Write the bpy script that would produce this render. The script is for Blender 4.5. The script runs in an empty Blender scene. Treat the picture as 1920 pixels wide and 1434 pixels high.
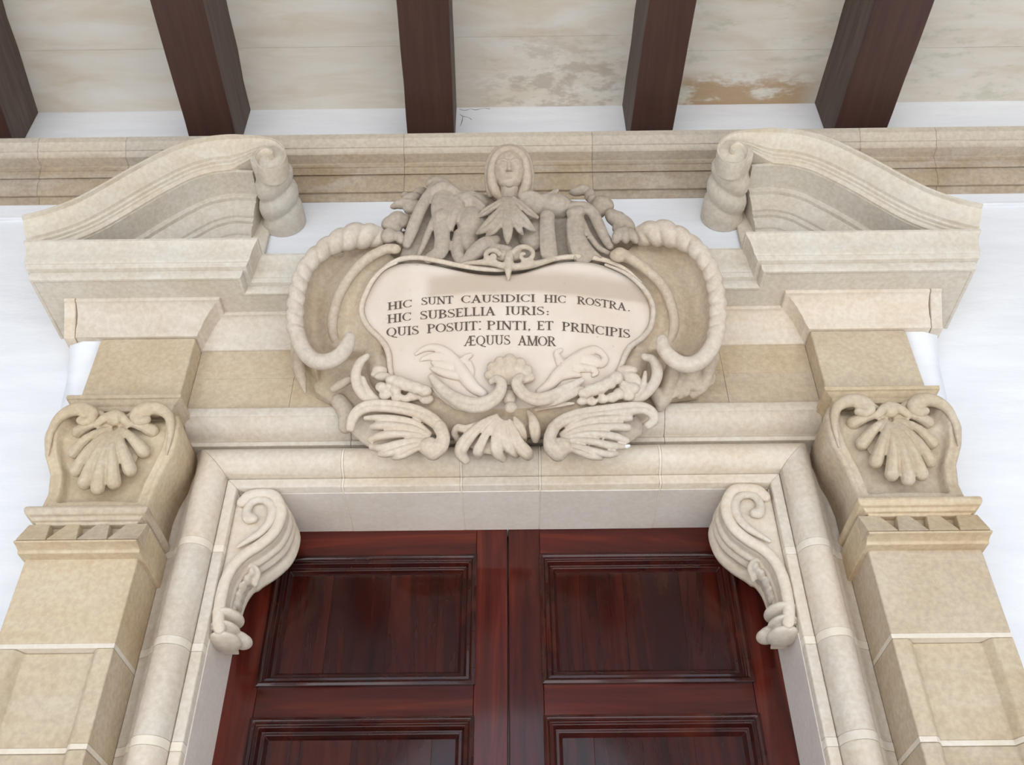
import bpy, bmesh, math, random
from mathutils import Vector, Matrix, Quaternion
random.seed(7)
SC = bpy.context.scene
COL = SC.collection
PI = math.pi

# ------------------------------------------------------------------ camera
F, IW, IH = 1830.0, 1920, 1434
CAM = Vector((0.045, -2.78, 1.6))
CROT = Matrix.Rotation(0.005, 3, 'Z') @ Matrix.Rotation(PI/2 + math.radians(39.8), 3, 'X') @ Matrix.Rotation(-0.008, 3, 'Z')
cd = bpy.data.cameras.new('camera')
cd.sensor_width = 36.0
cd.lens = F/IW*36.0
cam = bpy.data.objects.new('camera', cd)
COL.objects.link(cam)
cam.matrix_world = Matrix.Translation(CAM) @ CROT.to_4x4()
SC.camera = cam

# ------------------------------------------------------------------ sky, sun, exposure
SC.view_settings.view_transform = 'Standard'
SC.view_settings.look = 'None'
SC.view_settings.exposure = 0.0
SC.view_settings.gamma = 1.0
SC.view_settings.use_curve_mapping = False
w = bpy.data.worlds.new('sky')
SC.world = w
w.use_nodes = True
bg = w.node_tree.nodes['Background']
bg.inputs['Color'].default_value = (0.74, 0.88, 1.06, 1)
bg.inputs['Strength'].default_value = 1.8
sd = bpy.data.lights.new('sun', 'SUN')
sd.energy = 13.0
sd.angle = 0.01
sd.color = (0.96, 0.96, 0.97)
sun = bpy.data.objects.new('sun', sd)
COL.objects.link(sun)
sun.rotation_euler = Vector((0.22, 0.62, -1.0)).to_track_quat('-Z', 'Y').to_euler()

# ------------------------------------------------------------------ helpers: measuring
def ray(px, py):
    return CROT @ Vector(((px-IW/2)/F, -(py-IH/2)/F, -1.0))
def P(px, py, Y):
    "point of the plane y = Y seen at photo pixel (px, py)"
    if LEAN: Y += lean(py)
    d = ray(px, py)
    return CAM + d*((Y-CAM.y)/d.y)
LEAN = False                                  # set while the cartouche is built: it leans forward over the door
LT = [(270, -.115), (400, -.115), (480, -.105), (560, -.06), (650, 0.0), (760, .06), (860, .09)]
def lean(py):
    if py <= LT[0][0]: return LT[0][1]
    for (y0, v0), (y1, v1) in zip(LT[:-1], LT[1:]):
        if py <= y1: return v0+(v1-v0)*(py-y0)/(y1-y0)
    return LT[-1][1]
def PZ(px, py, Z):
    d = ray(px, py)
    return CAM + d*((Z-CAM.z)/d.z)
def zr(py, Y, px=280):
    return P(px, py, Y).z
def mpp(p):
    "metres per photo pixel at point p"
    q = CROT.transposed() @ (Vector(p)-CAM)
    return -q.z/F

# ------------------------------------------------------------------ helpers: objects
def empty(name, loc, label=None, cat=None, group=None, kind=None):
    o = bpy.data.objects.new(name, None)
    o.empty_display_size = 0.1
    COL.objects.link(o)
    o.location = loc
    tag(o, label, cat, group, kind)
    return o
def tag(o, label=None, cat=None, group=None, kind=None):
    if label: o['label'] = label
    if cat: o['category'] = cat
    if group: o['group'] = group
    if kind: o['kind'] = kind
    return o
def wloc(o):
    v = Vector(o.location)
    while o.parent:
        o = o.parent
        v = v + Vector(o.location)
    return v
def link(name, me, parent=None, mat=None, base=None):
    "links a mesh whose coordinates are world coordinates; its origin goes to the parent's base"
    o = bpy.data.objects.new(name, me)
    COL.objects.link(o)
    if mat: me.materials.append(mat)
    if parent is not None:
        me.transform(Matrix.Translation(-wloc(parent)))
        o.parent = parent
    elif base is not None:
        me.transform(Matrix.Translation(-Vector(base)))
        o.location = base
    return o
def smooth(me, on=True):
    me.polygons.foreach_set('use_smooth', [on]*len(me.polygons))
def from_bm(name, bm, mat, parent=None, sm=False, bevel=0.0, seg=2, ang=35, base=None):
    bmesh.ops.recalc_face_normals(bm, faces=bm.faces)
    me = bpy.data.meshes.new(name)
    bm.to_mesh(me)
    bm.free()
    smooth(me, sm)
    o = link(name, me, parent, mat, base)
    if bevel > 0:
        smooth(me, True)
        m = o.modifiers.new('bevel', 'BEVEL')
        m.width = bevel
        m.segments = seg
        m.limit_method = 'ANGLE'
        m.angle_limit = math.radians(ang)
        m.use_clamp_overlap = True
        m.harden_normals = True
    return o
def box(bm, x0, x1, y0, y1, z0, z1):
    vs = [bm.verts.new((x, y, z)) for x in (x0, x1) for y in (y0, y1) for z in (z0, z1)]
    for f in ((0,1,3,2), (4,6,7,5), (0,4,5,1), (2,3,7,6), (0,2,6,4), (1,5,7,3)):
        bm.faces.new([vs[i] for i in f])
def rings(bm, rr, close_ring=True, cap=True):
    "skins a list of rings (lists of points) into strips, with end caps"
    vv = [[bm.verts.new(p) for p in r] for r in rr]
    n = len(rr[0])
    for a, b in zip(vv[:-1], vv[1:]):
        for i in range(n if close_ring else n-1):
            j = (i+1) % n
            try: bm.faces.new((a[i], a[j], b[j], b[i]))
            except ValueError: pass
    if cap:
        for r in (vv[0], vv[-1]):
            try: bm.faces.new(r)
            except ValueError: pass
    return vv
def ext_x(prof, x0, x1):
    "closed profile of (y, z) run along x"
    bm = bmesh.new()
    rings(bm, [[Vector((x, y, z)) for y, z in prof] for x in (x0, x1)])
    return bm
def ext_z(prof, z0, z1):
    "closed profile of (x, y) run along z"
    bm = bmesh.new()
    rings(bm, [[Vector((x, y, z)) for x, y in prof] for z in (z0, z1)])
    return bm
def plan_sweep(path, prof):
    "closed profile of (offset, z) run along a plan path of (x, y) with mitred corners; outward is the right-hand side"
    bm = bmesh.new()
    nr = []
    for (ax, ay), (bx, by) in zip(path[:-1], path[1:]):
        d = Vector((bx-ax, by-ay)).normalized()
        nr.append(Vector((d.y, -d.x)))
    rr = []
    for i, (x, y) in enumerate(path):
        if i == 0: m = nr[0]
        elif i == len(path)-1: m = nr[-1]
        else:
            m = (nr[i-1]+nr[i])/(1+nr[i-1].dot(nr[i]))
        rr.append([Vector((x+m.x*o, y+m.y*o, z)) for o, z in prof])
    rings(bm, rr)
    return bm
def arc(cx, cy, r, a0, a1, n, ry=None):
    ry = r if ry is None else ry
    return [(cx+r*math.cos(math.radians(a0+(a1-a0)*i/n)), cy+ry*math.sin(math.radians(a0+(a1-a0)*i/n))) for i in range(n+1)]
def cr(pts, n):
    "Catmull-Rom samples through tuples, n points in all, even in chord length"
    pts = [Vector(p) if len(p) <= 4 else p for p in pts]
    if len(pts) == 2:
        return [pts[0].lerp(pts[1], i/(n-1)) for i in range(n)]
    L = [0.0]
    for a, b in zip(pts[:-1], pts[1:]):
        L.append(L[-1]+max((Vector(b[:3])-Vector(a[:3])).length, 1e-6))
    out = []
    k = 0
    for i in range(n):
        s = L[-1]*i/(n-1)
        while k < len(pts)-2 and s > L[k+1]: k += 1
        t = (s-L[k])/(L[k+1]-L[k])
        p0 = pts[k-1] if k > 0 else pts[k]*2-pts[k+1]
        p1, p2 = pts[k], pts[k+1]
        p3 = pts[k+2] if k+2 < len(pts) else pts[k+1]*2-pts[k]
        out.append(0.5*(2*p1+(p2-p0)*t+(2*p0-5*p1+4*p2-p3)*t*t+(3*p1-p0-3*p2+p3)*t**3))
    return out
def tube(bm, pr, flat=1.0, n=12, face=Vector((0, -0.8, -0.6)), cap=3, wave=None):
    "round-ended tube through points with radii: pr = list of Vector4 (x, y, z, r)"
    pts = [Vector(p[:3]) for p in pr]
    rad = [max(p[3], 1e-4) for p in pr]
    N = len(pts)
    rr = []
    S = 0.0
    last = None
    for i in range(N):
        t = (pts[min(i+1, N-1)]-pts[max(i-1, 0)])
        if t.length < 1e-9: t = Vector((1, 0, 0))
        t.normalize()
        side = t.cross(face)
        if side.length < 1e-3: side = last if last else Vector((1, 0, 0))
        side.normalize()
        if last and side.dot(last) < 0: side = -side
        last = side
        nm = side.cross(t).normalized()
        if nm.dot(face) < 0: nm = -nm
        if i: S += (pts[i]-pts[i-1]).length
        def ring(c, k):
            out = []
            for j in range(n):
                a = 2*PI*j/n
                r = rad[i]*k
                if wave: r *= wave(S, a, i/(N-1))
                out.append(c+side*(r*math.cos(a))+nm*(r*flat*math.sin(a)))
            return out
        if i == 0 and cap:
            for q in range(cap):
                th = PI/2*(1-(q+0.25)/(cap+0.25))
                rr.append(ring(pts[0]-t*rad[0]*math.sin(th)*min(1, flat+0.2), math.cos(th)))
        rr.append(ring(pts[i], 1.0))
        if i == N-1 and cap:
            for q in reversed(range(cap)):
                th = PI/2*(1-(q+0.25)/(cap+0.25))
                rr.append(ring(pts[i]+t*rad[i]*math.sin(th)*min(1, flat+0.2), math.cos(th)))
    rings(bm, rr)
def tpx(bm, pts, flat=1.0, n=12, m=None, **kw):
    "tube traced as (px, py, Y, radius in px)"
    w4 = []
    for px, py, Y, r in pts:
        p = P(px, py, Y)
        w4.append(Vector((p.x, p.y, p.z, r*mpp(p))))
    if m is None: m = max(6, 4*len(pts))
    tube(bm, cr(w4, m), flat, n, **kw)
def blob(bm, c, r, rot=None, sub=2):
    "ellipsoid with radii r = (x, y, z)"
    M = Matrix.Translation(Vector(c)) @ (rot.to_4x4() if rot else Matrix.Identity(4)) @ Matrix.Diagonal((r[0], r[1], r[2], 1))
    bmesh.ops.create_icosphere(bm, subdivisions=sub, radius=1.0, matrix=M)
def tpx2(bm, pts, flat=1.0, gap=0.46, k=0.66, **kw):
    "the same with a groove down the middle: two ribs side by side that meet at the ends"
    n = len(pts)
    for q in (-1, 1):
        o = []
        for i, (x, y, Y, r) in enumerate(pts):
            x0, y0 = pts[max(i-1, 0)][:2]
            x1, y1 = pts[min(i+1, n-1)][:2]
            L = math.hypot(x1-x0, y1-y0) or 1
            g = gap*r*(0.3+0.7*math.sin(PI*min(max(i/(n-1), 0.12), 0.88)))
            o.append((x-q*(y1-y0)/L*g, y+q*(x1-x0)/L*g, Y, r*k))
        tpx(bm, o, flat, **kw)
def bpx(bm, px, py, Y, rx, rz=None, ry=None, roll=0.0):
    "ellipsoid traced as centre pixel, depth and radii in px"
    p = P(px, py, Y)
    k = mpp(p)
    rz = rx if rz is None else rz
    ry = min(rx, rz) if ry is None else ry
    blob(bm, p, (rx*k, ry*k, rz*k), Matrix.Rotation(math.radians(roll), 3, 'Y'))
def sculpt(name, bm, mat, parent, voxel=0.0045, it=3, fac=0.5, base=None):
    "melts overlapping closed shapes into one carved surface"
    bmesh.ops.recalc_face_normals(bm, faces=bm.faces)
    me = bpy.data.meshes.new(name)
    bm.to_mesh(me)
    bm.free()
    o = bpy.data.objects.new(name, me)
    COL.objects.link(o)
    r = o.modifiers.new('remesh', 'REMESH')
    r.mode = 'VOXEL'
    r.voxel_size = voxel
    if it:
        s = o.modifiers.new('smooth', 'SMOOTH')
        s.iterations = it
        s.factor = fac
    dg = bpy.context.evaluated_depsgraph_get()
    me2 = bpy.data.meshes.new_from_object(o.evaluated_get(dg))
    bpy.data.objects.remove(o)
    bpy.data.meshes.remove(me)
    me2.name = name
    smooth(me2)
    return link(name, me2, parent, mat, base)

# ------------------------------------------------------------------ materials
def mat_new(name):
    m = bpy.data.materials.new(name)
    m.use_nodes = True
    nt = m.node_tree
    b = nt.nodes['Principled BSDF']
    return m, nt, b
def N(nt, t, **kw):
    n = nt.nodes.new(t)
    for k, v in kw.items(): setattr(n, k, v)
    return n
def noise(nt, vec, scale, detail=4, rough=0.55, dist=0.0):
    n = N(nt, 'ShaderNodeTexNoise')
    n.inputs['Scale'].default_value = scale
    n.inputs['Detail'].default_value = detail
    n.inputs['Roughness'].default_value = rough
    n.inputs['Distortion'].default_value = dist
    nt.links.new(vec, n.inputs['Vector'])
    return n.outputs['Fac']
def ramp(nt, fac, stops):
    r = N(nt, 'ShaderNodeValToRGB')
    el = r.color_ramp.elements
    while len(el) < len(stops): el.new(0.5)
    for e, (p, c) in zip(el, stops):
        e.position = p
        e.color = (*c, 1) if len(c) == 3 else c
    nt.links.new(fac, r.inputs['Fac'])
    return r.outputs['Color']
def mix(nt, fac, a, b, mode='MIX'):
    m = N(nt, 'ShaderNodeMix', data_type='RGBA', blend_type=mode)
    if isinstance(fac, float): m.inputs[0].default_value = fac
    else: nt.links.new(fac, m.inputs[0])
    for s, v in ((6, a), (7, b)):
        if isinstance(v, tuple): m.inputs[s].default_value = (*v, 1)
        else: nt.links.new(v, m.inputs[s])
    return m.outputs[2]
def math_(nt, op, a, b=0.0):
    m = N(nt, 'ShaderNodeMath', operation=op)
    for i, v in enumerate((a, b)):
        if isinstance(v, (int, float)): m.inputs[i].default_value = v
        else: nt.links.new(v, m.inputs[i])
    return m.outputs[0]
def mrange(nt, v, a, b, c=0.0, d=1.0):
    m = N(nt, 'ShaderNodeMapRange', interpolation_type='SMOOTHSTEP')
    nt.links.new(v, m.inputs[0])
    for i, x in enumerate((a, b, c, d)): m.inputs[i+1].default_value = x
    return m.outputs[0]
def pos(nt, scale=(1, 1, 1)):
    g = N(nt, 'ShaderNodeNewGeometry')
    mp = N(nt, 'ShaderNodeMapping')
    mp.inputs['Scale'].default_value = scale
    nt.links.new(g.outputs['Position'], mp.inputs['Vector'])
    return mp.outputs['Vector']
def sep(nt):
    g = N(nt, 'ShaderNodeNewGeometry')
    s = N(nt, 'ShaderNodeSeparateXYZ')
    nt.links.new(g.outputs['Position'], s.inputs[0])
    return s.outputs
def bump(nt, b, h, strength, dist=0.01):
    n = N(nt, 'ShaderNodeBump')
    n.inputs['Strength'].default_value = strength
    n.inputs['Distance'].default_value = dist
    nt.links.new(h, n.inputs['Height'])
    nt.links.new(n.outputs['Normal'], b.inputs['Normal'])

def stone(name, light, dark, streak, amt=0.5, bmp=0.25, bleach=None):
    m, nt, b = mat_new(name)
    v = pos(nt)
    big = ramp(nt, noise(nt, v, 3.2, 5, 0.6), [(0.36, dark), (0.62, light)])
    st = mrange(nt, noise(nt, pos(nt, (0.9, 1.2, 5.0)), 2.6, 5, 0.65, 0.6), 0.48, 0.70, 0.0, amt)
    c = mix(nt, st, big, streak)
    if bleach:
        z = math_(nt, 'ADD', sep(nt)[2], math_(nt, 'MULTIPLY', noise(nt, pos(nt, (0.6, 1, 2)), 4, 4), 0.05))
        c = mix(nt, mrange(nt, z, bleach[0], bleach[1], 0.0, 0.8), c, bleach[2])
    oi = N(nt, 'ShaderNodeObjectInfo')
    hs = N(nt, 'ShaderNodeHueSaturation')
    nt.links.new(mrange(nt, oi.outputs['Random'], 0, 1, 0.95, 1.04), hs.inputs['Value'])
    nt.links.new(mrange(nt, oi.outputs['Random'], 0, 1, 0.9, 1.1), hs.inputs['Saturation'])
    nt.links.new(c, hs.inputs['Color'])
    fine = noise(nt, v, 60, 3, 0.6)
    c2 = mix(nt, 0.16, hs.outputs['Color'], ramp(nt, fine, [(0.35, (0.30, 0.24, 0.16)), (0.65, (0.95, 0.88, 0.74))]), 'OVERLAY')
    nt.links.new(c2, b.inputs['Base Color'])
    b.inputs['Roughness'].default_value = 0.85
    b.inputs['Specular IOR Level'].default_value = 0.25
    h = math_(nt, 'ADD', math_(nt, 'MULTIPLY', noise(nt, v, 9, 4), 1.0), math_(nt, 'MULTIPLY', fine, 0.18))
    bump(nt, b, h, bmp, 0.012)
    return m
STONE = stone('limestone', (0.59, 0.485, 0.36), (0.52, 0.41, 0.285), (0.61, 0.525, 0.42))
STONE_GREY = stone('greyish limestone', (0.65, 0.60, 0.525), (0.60, 0.525, 0.43), (0.65, 0.615, 0.56), 0.6)
STONE_CREAM = stone('pale cream limestone', (0.695, 0.615, 0.525), (0.63, 0.535, 0.43), (0.70, 0.635, 0.565), 0.6)
STONE_PALE = stone('carved limestone', (0.545, 0.46, 0.365), (0.475, 0.385, 0.29), (0.545, 0.475, 0.395), 0.6, 0.35)
STONE_DARK = stone('darker carved limestone', (0.455, 0.385, 0.315), (0.39, 0.32, 0.25), (0.455, 0.405, 0.35), 0.6, 0.35)  # darker tone for the head, mantle, collar and festoons
STONE_FAIR = stone('fair carved limestone', (0.63, 0.545, 0.46), (0.565, 0.47, 0.375), (0.63, 0.56, 0.49), 0.6, 0.35)
STONE_OCHRE = stone('ochre limestone', (0.44, 0.365, 0.28), (0.36, 0.278, 0.195), (0.47, 0.415, 0.355), 0.8, 0.25, (4.985, 5.03, (0.56, 0.50, 0.425)))
STONE_LILAC = stone('pale reveal limestone', (0.82, 0.745, 0.68), (0.75, 0.67, 0.60), (0.83, 0.765, 0.715), 0.6, 0.25)
MORTAR = stone('pale lime mortar', (0.80, 0.72, 0.61), (0.74, 0.65, 0.54), (0.81, 0.74, 0.65), 0.5, 0.2)

def plaster():
    m, nt, b = mat_new('white wall plaster')
    v = pos(nt)
    c = ramp(nt, noise(nt, pos(nt, (0.7, 1, 4)), 4, 5, 0.6), [(0.3, (0.80, 0.81, 0.84)), (0.7, (0.87, 0.88, 0.90))])
    nt.links.new(c, b.inputs['Base Color'])
    b.inputs['Roughness'].default_value = 0.9
    bump(nt, b, noise(nt, pos(nt, (1, 1, 3)), 7, 5), 0.25, 0.012)
    return m
PLASTER = plaster()

def slab_mat():
    m, nt, b = mat_new('ceiling slab limestone')
    v = pos(nt)
    c = ramp(nt, noise(nt, pos(nt, (1.0, 4.0, 1)), 2.2, 6, 0.62, 0.5), [(0.34, (0.65, 0.57, 0.46)), (0.52, (0.71, 0.655, 0.57)), (0.70, (0.745, 0.715, 0.66))])
    x, y, z = sep(nt)
    # damp marks: grey-green blotches on the right bays, a rust brown patch by the wall, grime in the middle bay
    right = mrange(nt, x, 0.0, 0.9)
    bl = math_(nt, 'MULTIPLY', mrange(nt, noise(nt, pos(nt, (1, 2.2, 1)), 5, 6, 0.7), 0.50, 0.66), right)
    c = mix(nt, math_(nt, 'MULTIPLY', bl, 0.55), c, (0.47, 0.47, 0.36))
    near = mrange(nt, y, -0.30, -0.20)
    mid = math_(nt, 'MULTIPLY', mrange(nt, x, -0.25, 0.1), mrange(nt, x, 0.62, 0.5))
    gr = math_(nt, 'MULTIPLY', math_(nt, 'MULTIPLY', mrange(nt, noise(nt, pos(nt, (1, 2, 1)), 7, 5, 0.7), 0.46, 0.62), mrange(nt, y, -0.60, -0.25)), mid)
    c = mix(nt, math_(nt, 'MULTIPLY', gr, 0.6), c, (0.40, 0.33, 0.25))
    bay = math_(nt, 'MULTIPLY', mrange(nt, x, 0.75, 0.85), mrange(nt, x, 1.50, 1.35))
    br = math_(nt, 'MULTIPLY', math_(nt, 'MULTIPLY', mrange(nt, noise(nt, pos(nt, (1.4, 3, 1)), 3.5, 5, 0.65), 0.36, 0.52), near), bay)
    c = mix(nt, math_(nt, 'MULTIPLY', br, 0.85), c, (0.42, 0.27, 0.14))
    nt.links.new(c, b.inputs['Base Color'])
    b.inputs['Roughness'].default_value = 0.9
    bump(nt, b, noise(nt, pos(nt, (1, 3, 1)), 8, 5), 0.3, 0.012)
    return m
SLAB = slab_mat()

def beam_mat(name, ca, cb, rough=0.6):
    m, nt, b = mat_new(name)
    c = ramp(nt, noise(nt, pos(nt, (14, 0.8, 14)), 2.5, 5, 0.6, 0.4), [(0.3, ca), (0.7, cb)])
    nt.links.new(c, b.inputs['Base Color'])
    b.inputs['Roughness'].default_value = rough
    bump(nt, b, noise(nt, pos(nt, (20, 1.2, 20)), 3, 5), 0.35, 0.008)
    return m
BEAM = beam_mat('brown painted timber', (0.045, 0.0175, 0.0118), (0.070, 0.028, 0.019), 0.55)
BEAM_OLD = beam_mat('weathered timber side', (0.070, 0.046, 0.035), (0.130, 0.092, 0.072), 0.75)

def wood(name, axis, seed, tint=1.0):
    "varnished red-brown door timber, grain along axis"
    m, nt, b = mat_new(name)
    s = {'z': (13, 13, 1.1), 'x': (1.1, 13, 13), 'n': (5, 5, 5)}[axis]
    g = N(nt, 'ShaderNodeNewGeometry')
    oi = N(nt, 'ShaderNodeObjectInfo')
    ad = N(nt, 'ShaderNodeVectorMath', operation='ADD')
    cmb = N(nt, 'ShaderNodeCombineXYZ')
    for i in range(3): nt.links.new(math_(nt, 'MULTIPLY', oi.outputs['Random'], 7.3+3*i), cmb.inputs[i])
    nt.links.new(g.outputs['Position'], ad.inputs[0])
    nt.links.new(cmb.outputs[0], ad.inputs[1])
    mp = N(nt, 'ShaderNodeMapping')
    mp.inputs['Scale'].default_value = s
    nt.links.new(ad.outputs[0], mp.inputs['Vector'])
    f = noise(nt, mp.outputs[0], 0.9, 6, 0.6, 1.6)
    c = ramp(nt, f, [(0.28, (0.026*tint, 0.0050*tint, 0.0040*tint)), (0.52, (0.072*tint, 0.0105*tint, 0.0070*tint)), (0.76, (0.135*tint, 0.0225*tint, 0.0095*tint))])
    hs = N(nt, 'ShaderNodeHueSaturation')
    nt.links.new(mrange(nt, oi.outputs['Random'], 0, 1, 0.78, 1.15), hs.inputs['Value'])
    nt.links.new(c, hs.inputs['Color'])
    nt.links.new(hs.outputs['Color'], b.inputs['Base Color'])
    b.inputs['Roughness'].default_value = 0.27
    b.inputs['Specular IOR Level'].default_value = 0.06
    b.inputs['Coat Weight'].default_value = 0.85
    b.inputs['Coat Roughness'].default_value = 0.09
    bump(nt, b, noise(nt, pos(nt, (5, 5, 2)), 7, 4), 0.12, 0.006)
    return m
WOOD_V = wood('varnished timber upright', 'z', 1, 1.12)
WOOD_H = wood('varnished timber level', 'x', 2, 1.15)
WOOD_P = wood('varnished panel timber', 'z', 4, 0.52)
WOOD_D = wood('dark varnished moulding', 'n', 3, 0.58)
m, nt, b = mat_new('dark brown letter paint')
nt.links.new(ramp(nt, noise(nt, pos(nt), 45, 4), [(0.3, (0.075, 0.050, 0.036)), (0.7, (0.13, 0.092, 0.068))]), b.inputs['Base Color'])
b.inputs['Roughness'].default_value = 0.85
INK = m
m, nt, b = mat_new('stone floor paving')
nt.links.new(ramp(nt, noise(nt, pos(nt), 3, 5), [(0.3, (0.55, 0.535, 0.51)), (0.7, (0.64, 0.625, 0.60))]), b.inputs['Base Color'])
b.inputs['Roughness'].default_value = 0.6
PAVING = m
m, nt, b = mat_new('white chip of bare stone')
nt.links.new(ramp(nt, noise(nt, pos(nt), 60, 3), [(0.3, (0.8, 0.79, 0.77)), (0.7, (0.9, 0.89, 0.87))]), b.inputs['Base Color'])
b.inputs['Roughness'].default_value = 0.9
CHIP = m
m, nt, b = mat_new('dark crack in plaster')
nt.links.new(ramp(nt, noise(nt, pos(nt), 60, 3), [(0.3, (0.10, 0.085, 0.075)), (0.7, (0.22, 0.19, 0.17))]), b.inputs['Base Color'])
b.inputs['Roughness'].default_value = 0.95
CRACK = m
# ================================================================== the room
YW = -0.10                                   # face of the white wall
ZC = P(200, 210, YW).z                       # underside of the ceiling slabs
FRONT = -4.3                                 # the open arcade behind the photographer
floor = empty('floor', (0, -2, 0), kind='structure')
for i in range(10):
    for j in range(9):
        bm = bmesh.new()
        x0, y0 = -4.5+0.9*i, FRONT-0.3+0.56*j
        box(bm, x0+0.003, x0+0.897, y0+0.003, y0+0.557, -0.08, 0.0)
        from_bm('paving_stone', bm, PAVING, floor, bevel=0.003, seg=1)
bm = bmesh.new(); box(bm, -14, 14, -24, FRONT-0.36, -0.2, -0.06)
tag(from_bm('courtyard_ground', bm, PAVING, base=(0, -14, -0.1)), kind='structure')

bm = bmesh.new()
OPX, OPZ = 1.42, 4.10
box(bm, -4.5, -OPX, YW, 0.35, -0.05, OPZ)
box(bm, OPX, 4.5, YW, 0.35, -0.05, OPZ)
box(bm, -4.5, 4.5, YW, 0.35, OPZ, 6.1)
wall_back = tag(from_bm('wall_back', bm, PLASTER, base=(0, 0, 0)), kind='structure')
bm = bmesh.new()
for ln_ in ([(861, 205), (872, 207), (882, 204), (892, 206), (906, 203), (918, 204)], [(862, 214), (868, 218), (878, 220), (884, 224)], [(868, 218), (866, 228), (863, 236)]):
    tube(bm, cr([Vector((*P(x, y, YW), 0.0019 if i % 2 else 0.0009)) for i, (x, y) in enumerate(ln_)], 4*len(ln_)), 0.5, 6, face=Vector((0, -1, 0)))
from_bm('plaster_crack', bm, CRACK, wall_back)['kind'] = 'stuff'
for sx, nm in ((-1, 'wall_left'), (1, 'wall_right')):
    bm = bmesh.new(); box(bm, min(sx*4.5, sx*4.8), max(sx*4.5, sx*4.8), FRONT-0.3, 0.35, -0.05, 6.1)
    tag(from_bm(nm, bm, PLASTER, base=(sx*4.5, -2, 0)), kind='structure')
# arcade: three round arches between piers
def arcade():
    bm = bmesh.new()
    R, spr, xs = 1.22, 3.28, (-3.0, 0.0, 3.0)
    top = 6.1
    def quad(pts):
        for y0, y1 in ((FRONT-0.3, FRONT),):
            a = [bm.verts.new((x, y0, z)) for x, z in pts]
            c = [bm.verts.new((x, y1, z)) for x, z in pts]
            n = len(pts)
            bm.faces.new(a); bm.faces.new(c[::-1])
            for i in range(n): bm.faces.new((a[i], a[(i+1) % n], c[(i+1) % n], c[i]))
    edges = [-4.5] + [e for x in xs for e in (x-R, x+R)] + [4.5]
    for a, c in zip(edges[0::2], edges[1::2]): quad([(a, -0.05), (c, -0.05), (c, top), (a, top)])
    for x in xs:
        n = 20
        for i in range(n):
            a0, a1 = PI*i/n, PI*(i+1)/n
            quad([(x+R*math.cos(a0), spr+R*math.sin(a0)), (x+R*math.cos(a0), top), (x+R*math.cos(a1), top), (x+R*math.cos(a1), spr+R*math.sin(a1))])
    return bm
tag(from_bm('wall_front', arcade(), PLASTER, base=(0, FRONT, 0)), kind='structure')

# ceiling of stone slabs lying over the beams
beam_px = [((-66, 258), (-104, 150), (22, 257), (-20, 150)), ((353, 255), (283, 0), (442, 255), (378, 0)), ((764, 253), (740, 0), (852, 253), (845, 0)),
           ((1181, 245), (1217, 0), (1261, 245), (1307, 0)), ((1565, 237), (1640, 0), (1666, 235), (1755, 0))]
ZB = P(450, 283, YW).z
beams = []
for q in beam_px:
    a, a2, c, c2 = [PZ(px, py, ZB) for px, py in q]
    wid = c.x-a.x
    sl = ((a2.x-a.x)/(a2.y-a.y)+(c2.x-c.x)/(c2.y-c.y))/2
    beams.append((a.x-(a.y-YW)*sl, c.x-(c.y-YW)*sl, sl))
ceiling = empty('ceiling', (0, -2, ZC), kind='structure')
bm = bmesh.new(); box(bm, -4.6, 4.6, FRONT-0.3, 0.3, ZC+0.10, ZC+0.3)
from_bm('roof_bed', bm, PLASTER, ceiling)
cent = [-4.0, -3.15] + [(b[0]+b[1])/2 for b in beams] + [beams[-1][1]+0.75, 3.6, 4.5]
cent[0] = -4.5
for i in range(len(cent)-1):
    y = YW+0.02
    k = 0
    while y > FRONT:
        d = random.choice((0.30, 0.34, 0.38))
        bm = bmesh.new()
        g = 0.0003
        box(bm, cent[i]+g, cent[i+1]-g, max(y-d, FRONT)+g, y-g, ZC+random.uniform(0, 0.003), ZC+0.11)
        from_bm('ceiling_slab', bm, SLAB, ceiling, bevel=0.0009, seg=1)
        y -= d
        k += 1
bl = ['brown ceiling beam at the far left edge, cut off by the photo frame', 'brown ceiling beam above the left broken pediment scroll',
      'brown ceiling beam just left of the carved head, grimy crack beside its right side', 'brown ceiling beam between the carved head and the right pediment scroll',
      'widest looking brown ceiling beam, above the right broken pediment scroll']
for (x0, x1, sl), lab in zip(beams, bl):
    b = empty('ceiling_beam', ((x0+x1)/2, YW, ZB), lab, 'beam', 'brown ceiling beams')
    L = FRONT-YW+0.01
    bm = bmesh.new()
    rr = []
    n = 26
    for i in range(n+1):
        y = YW+0.0+L*i/n
        j = [random.uniform(-0.004, 0.004) for _ in range(4)]
        ox = sl*(y-YW)
        rr.append([Vector((x0+ox+j[0]*0.4, y, ZB)), Vector((x1+ox+j[1]*0.4, y, ZB)), Vector((x1+ox+j[2], y, ZC+0.002)), Vector((x0+ox+j[3], y, ZC+0.002))])
    rings(bm, rr)
    o = from_bm('beam_timber', bm, BEAM, b, bevel=0.006)
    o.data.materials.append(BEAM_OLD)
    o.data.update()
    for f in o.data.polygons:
        if abs(f.normal.x) > 0.7: f.material_index = 1

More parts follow.
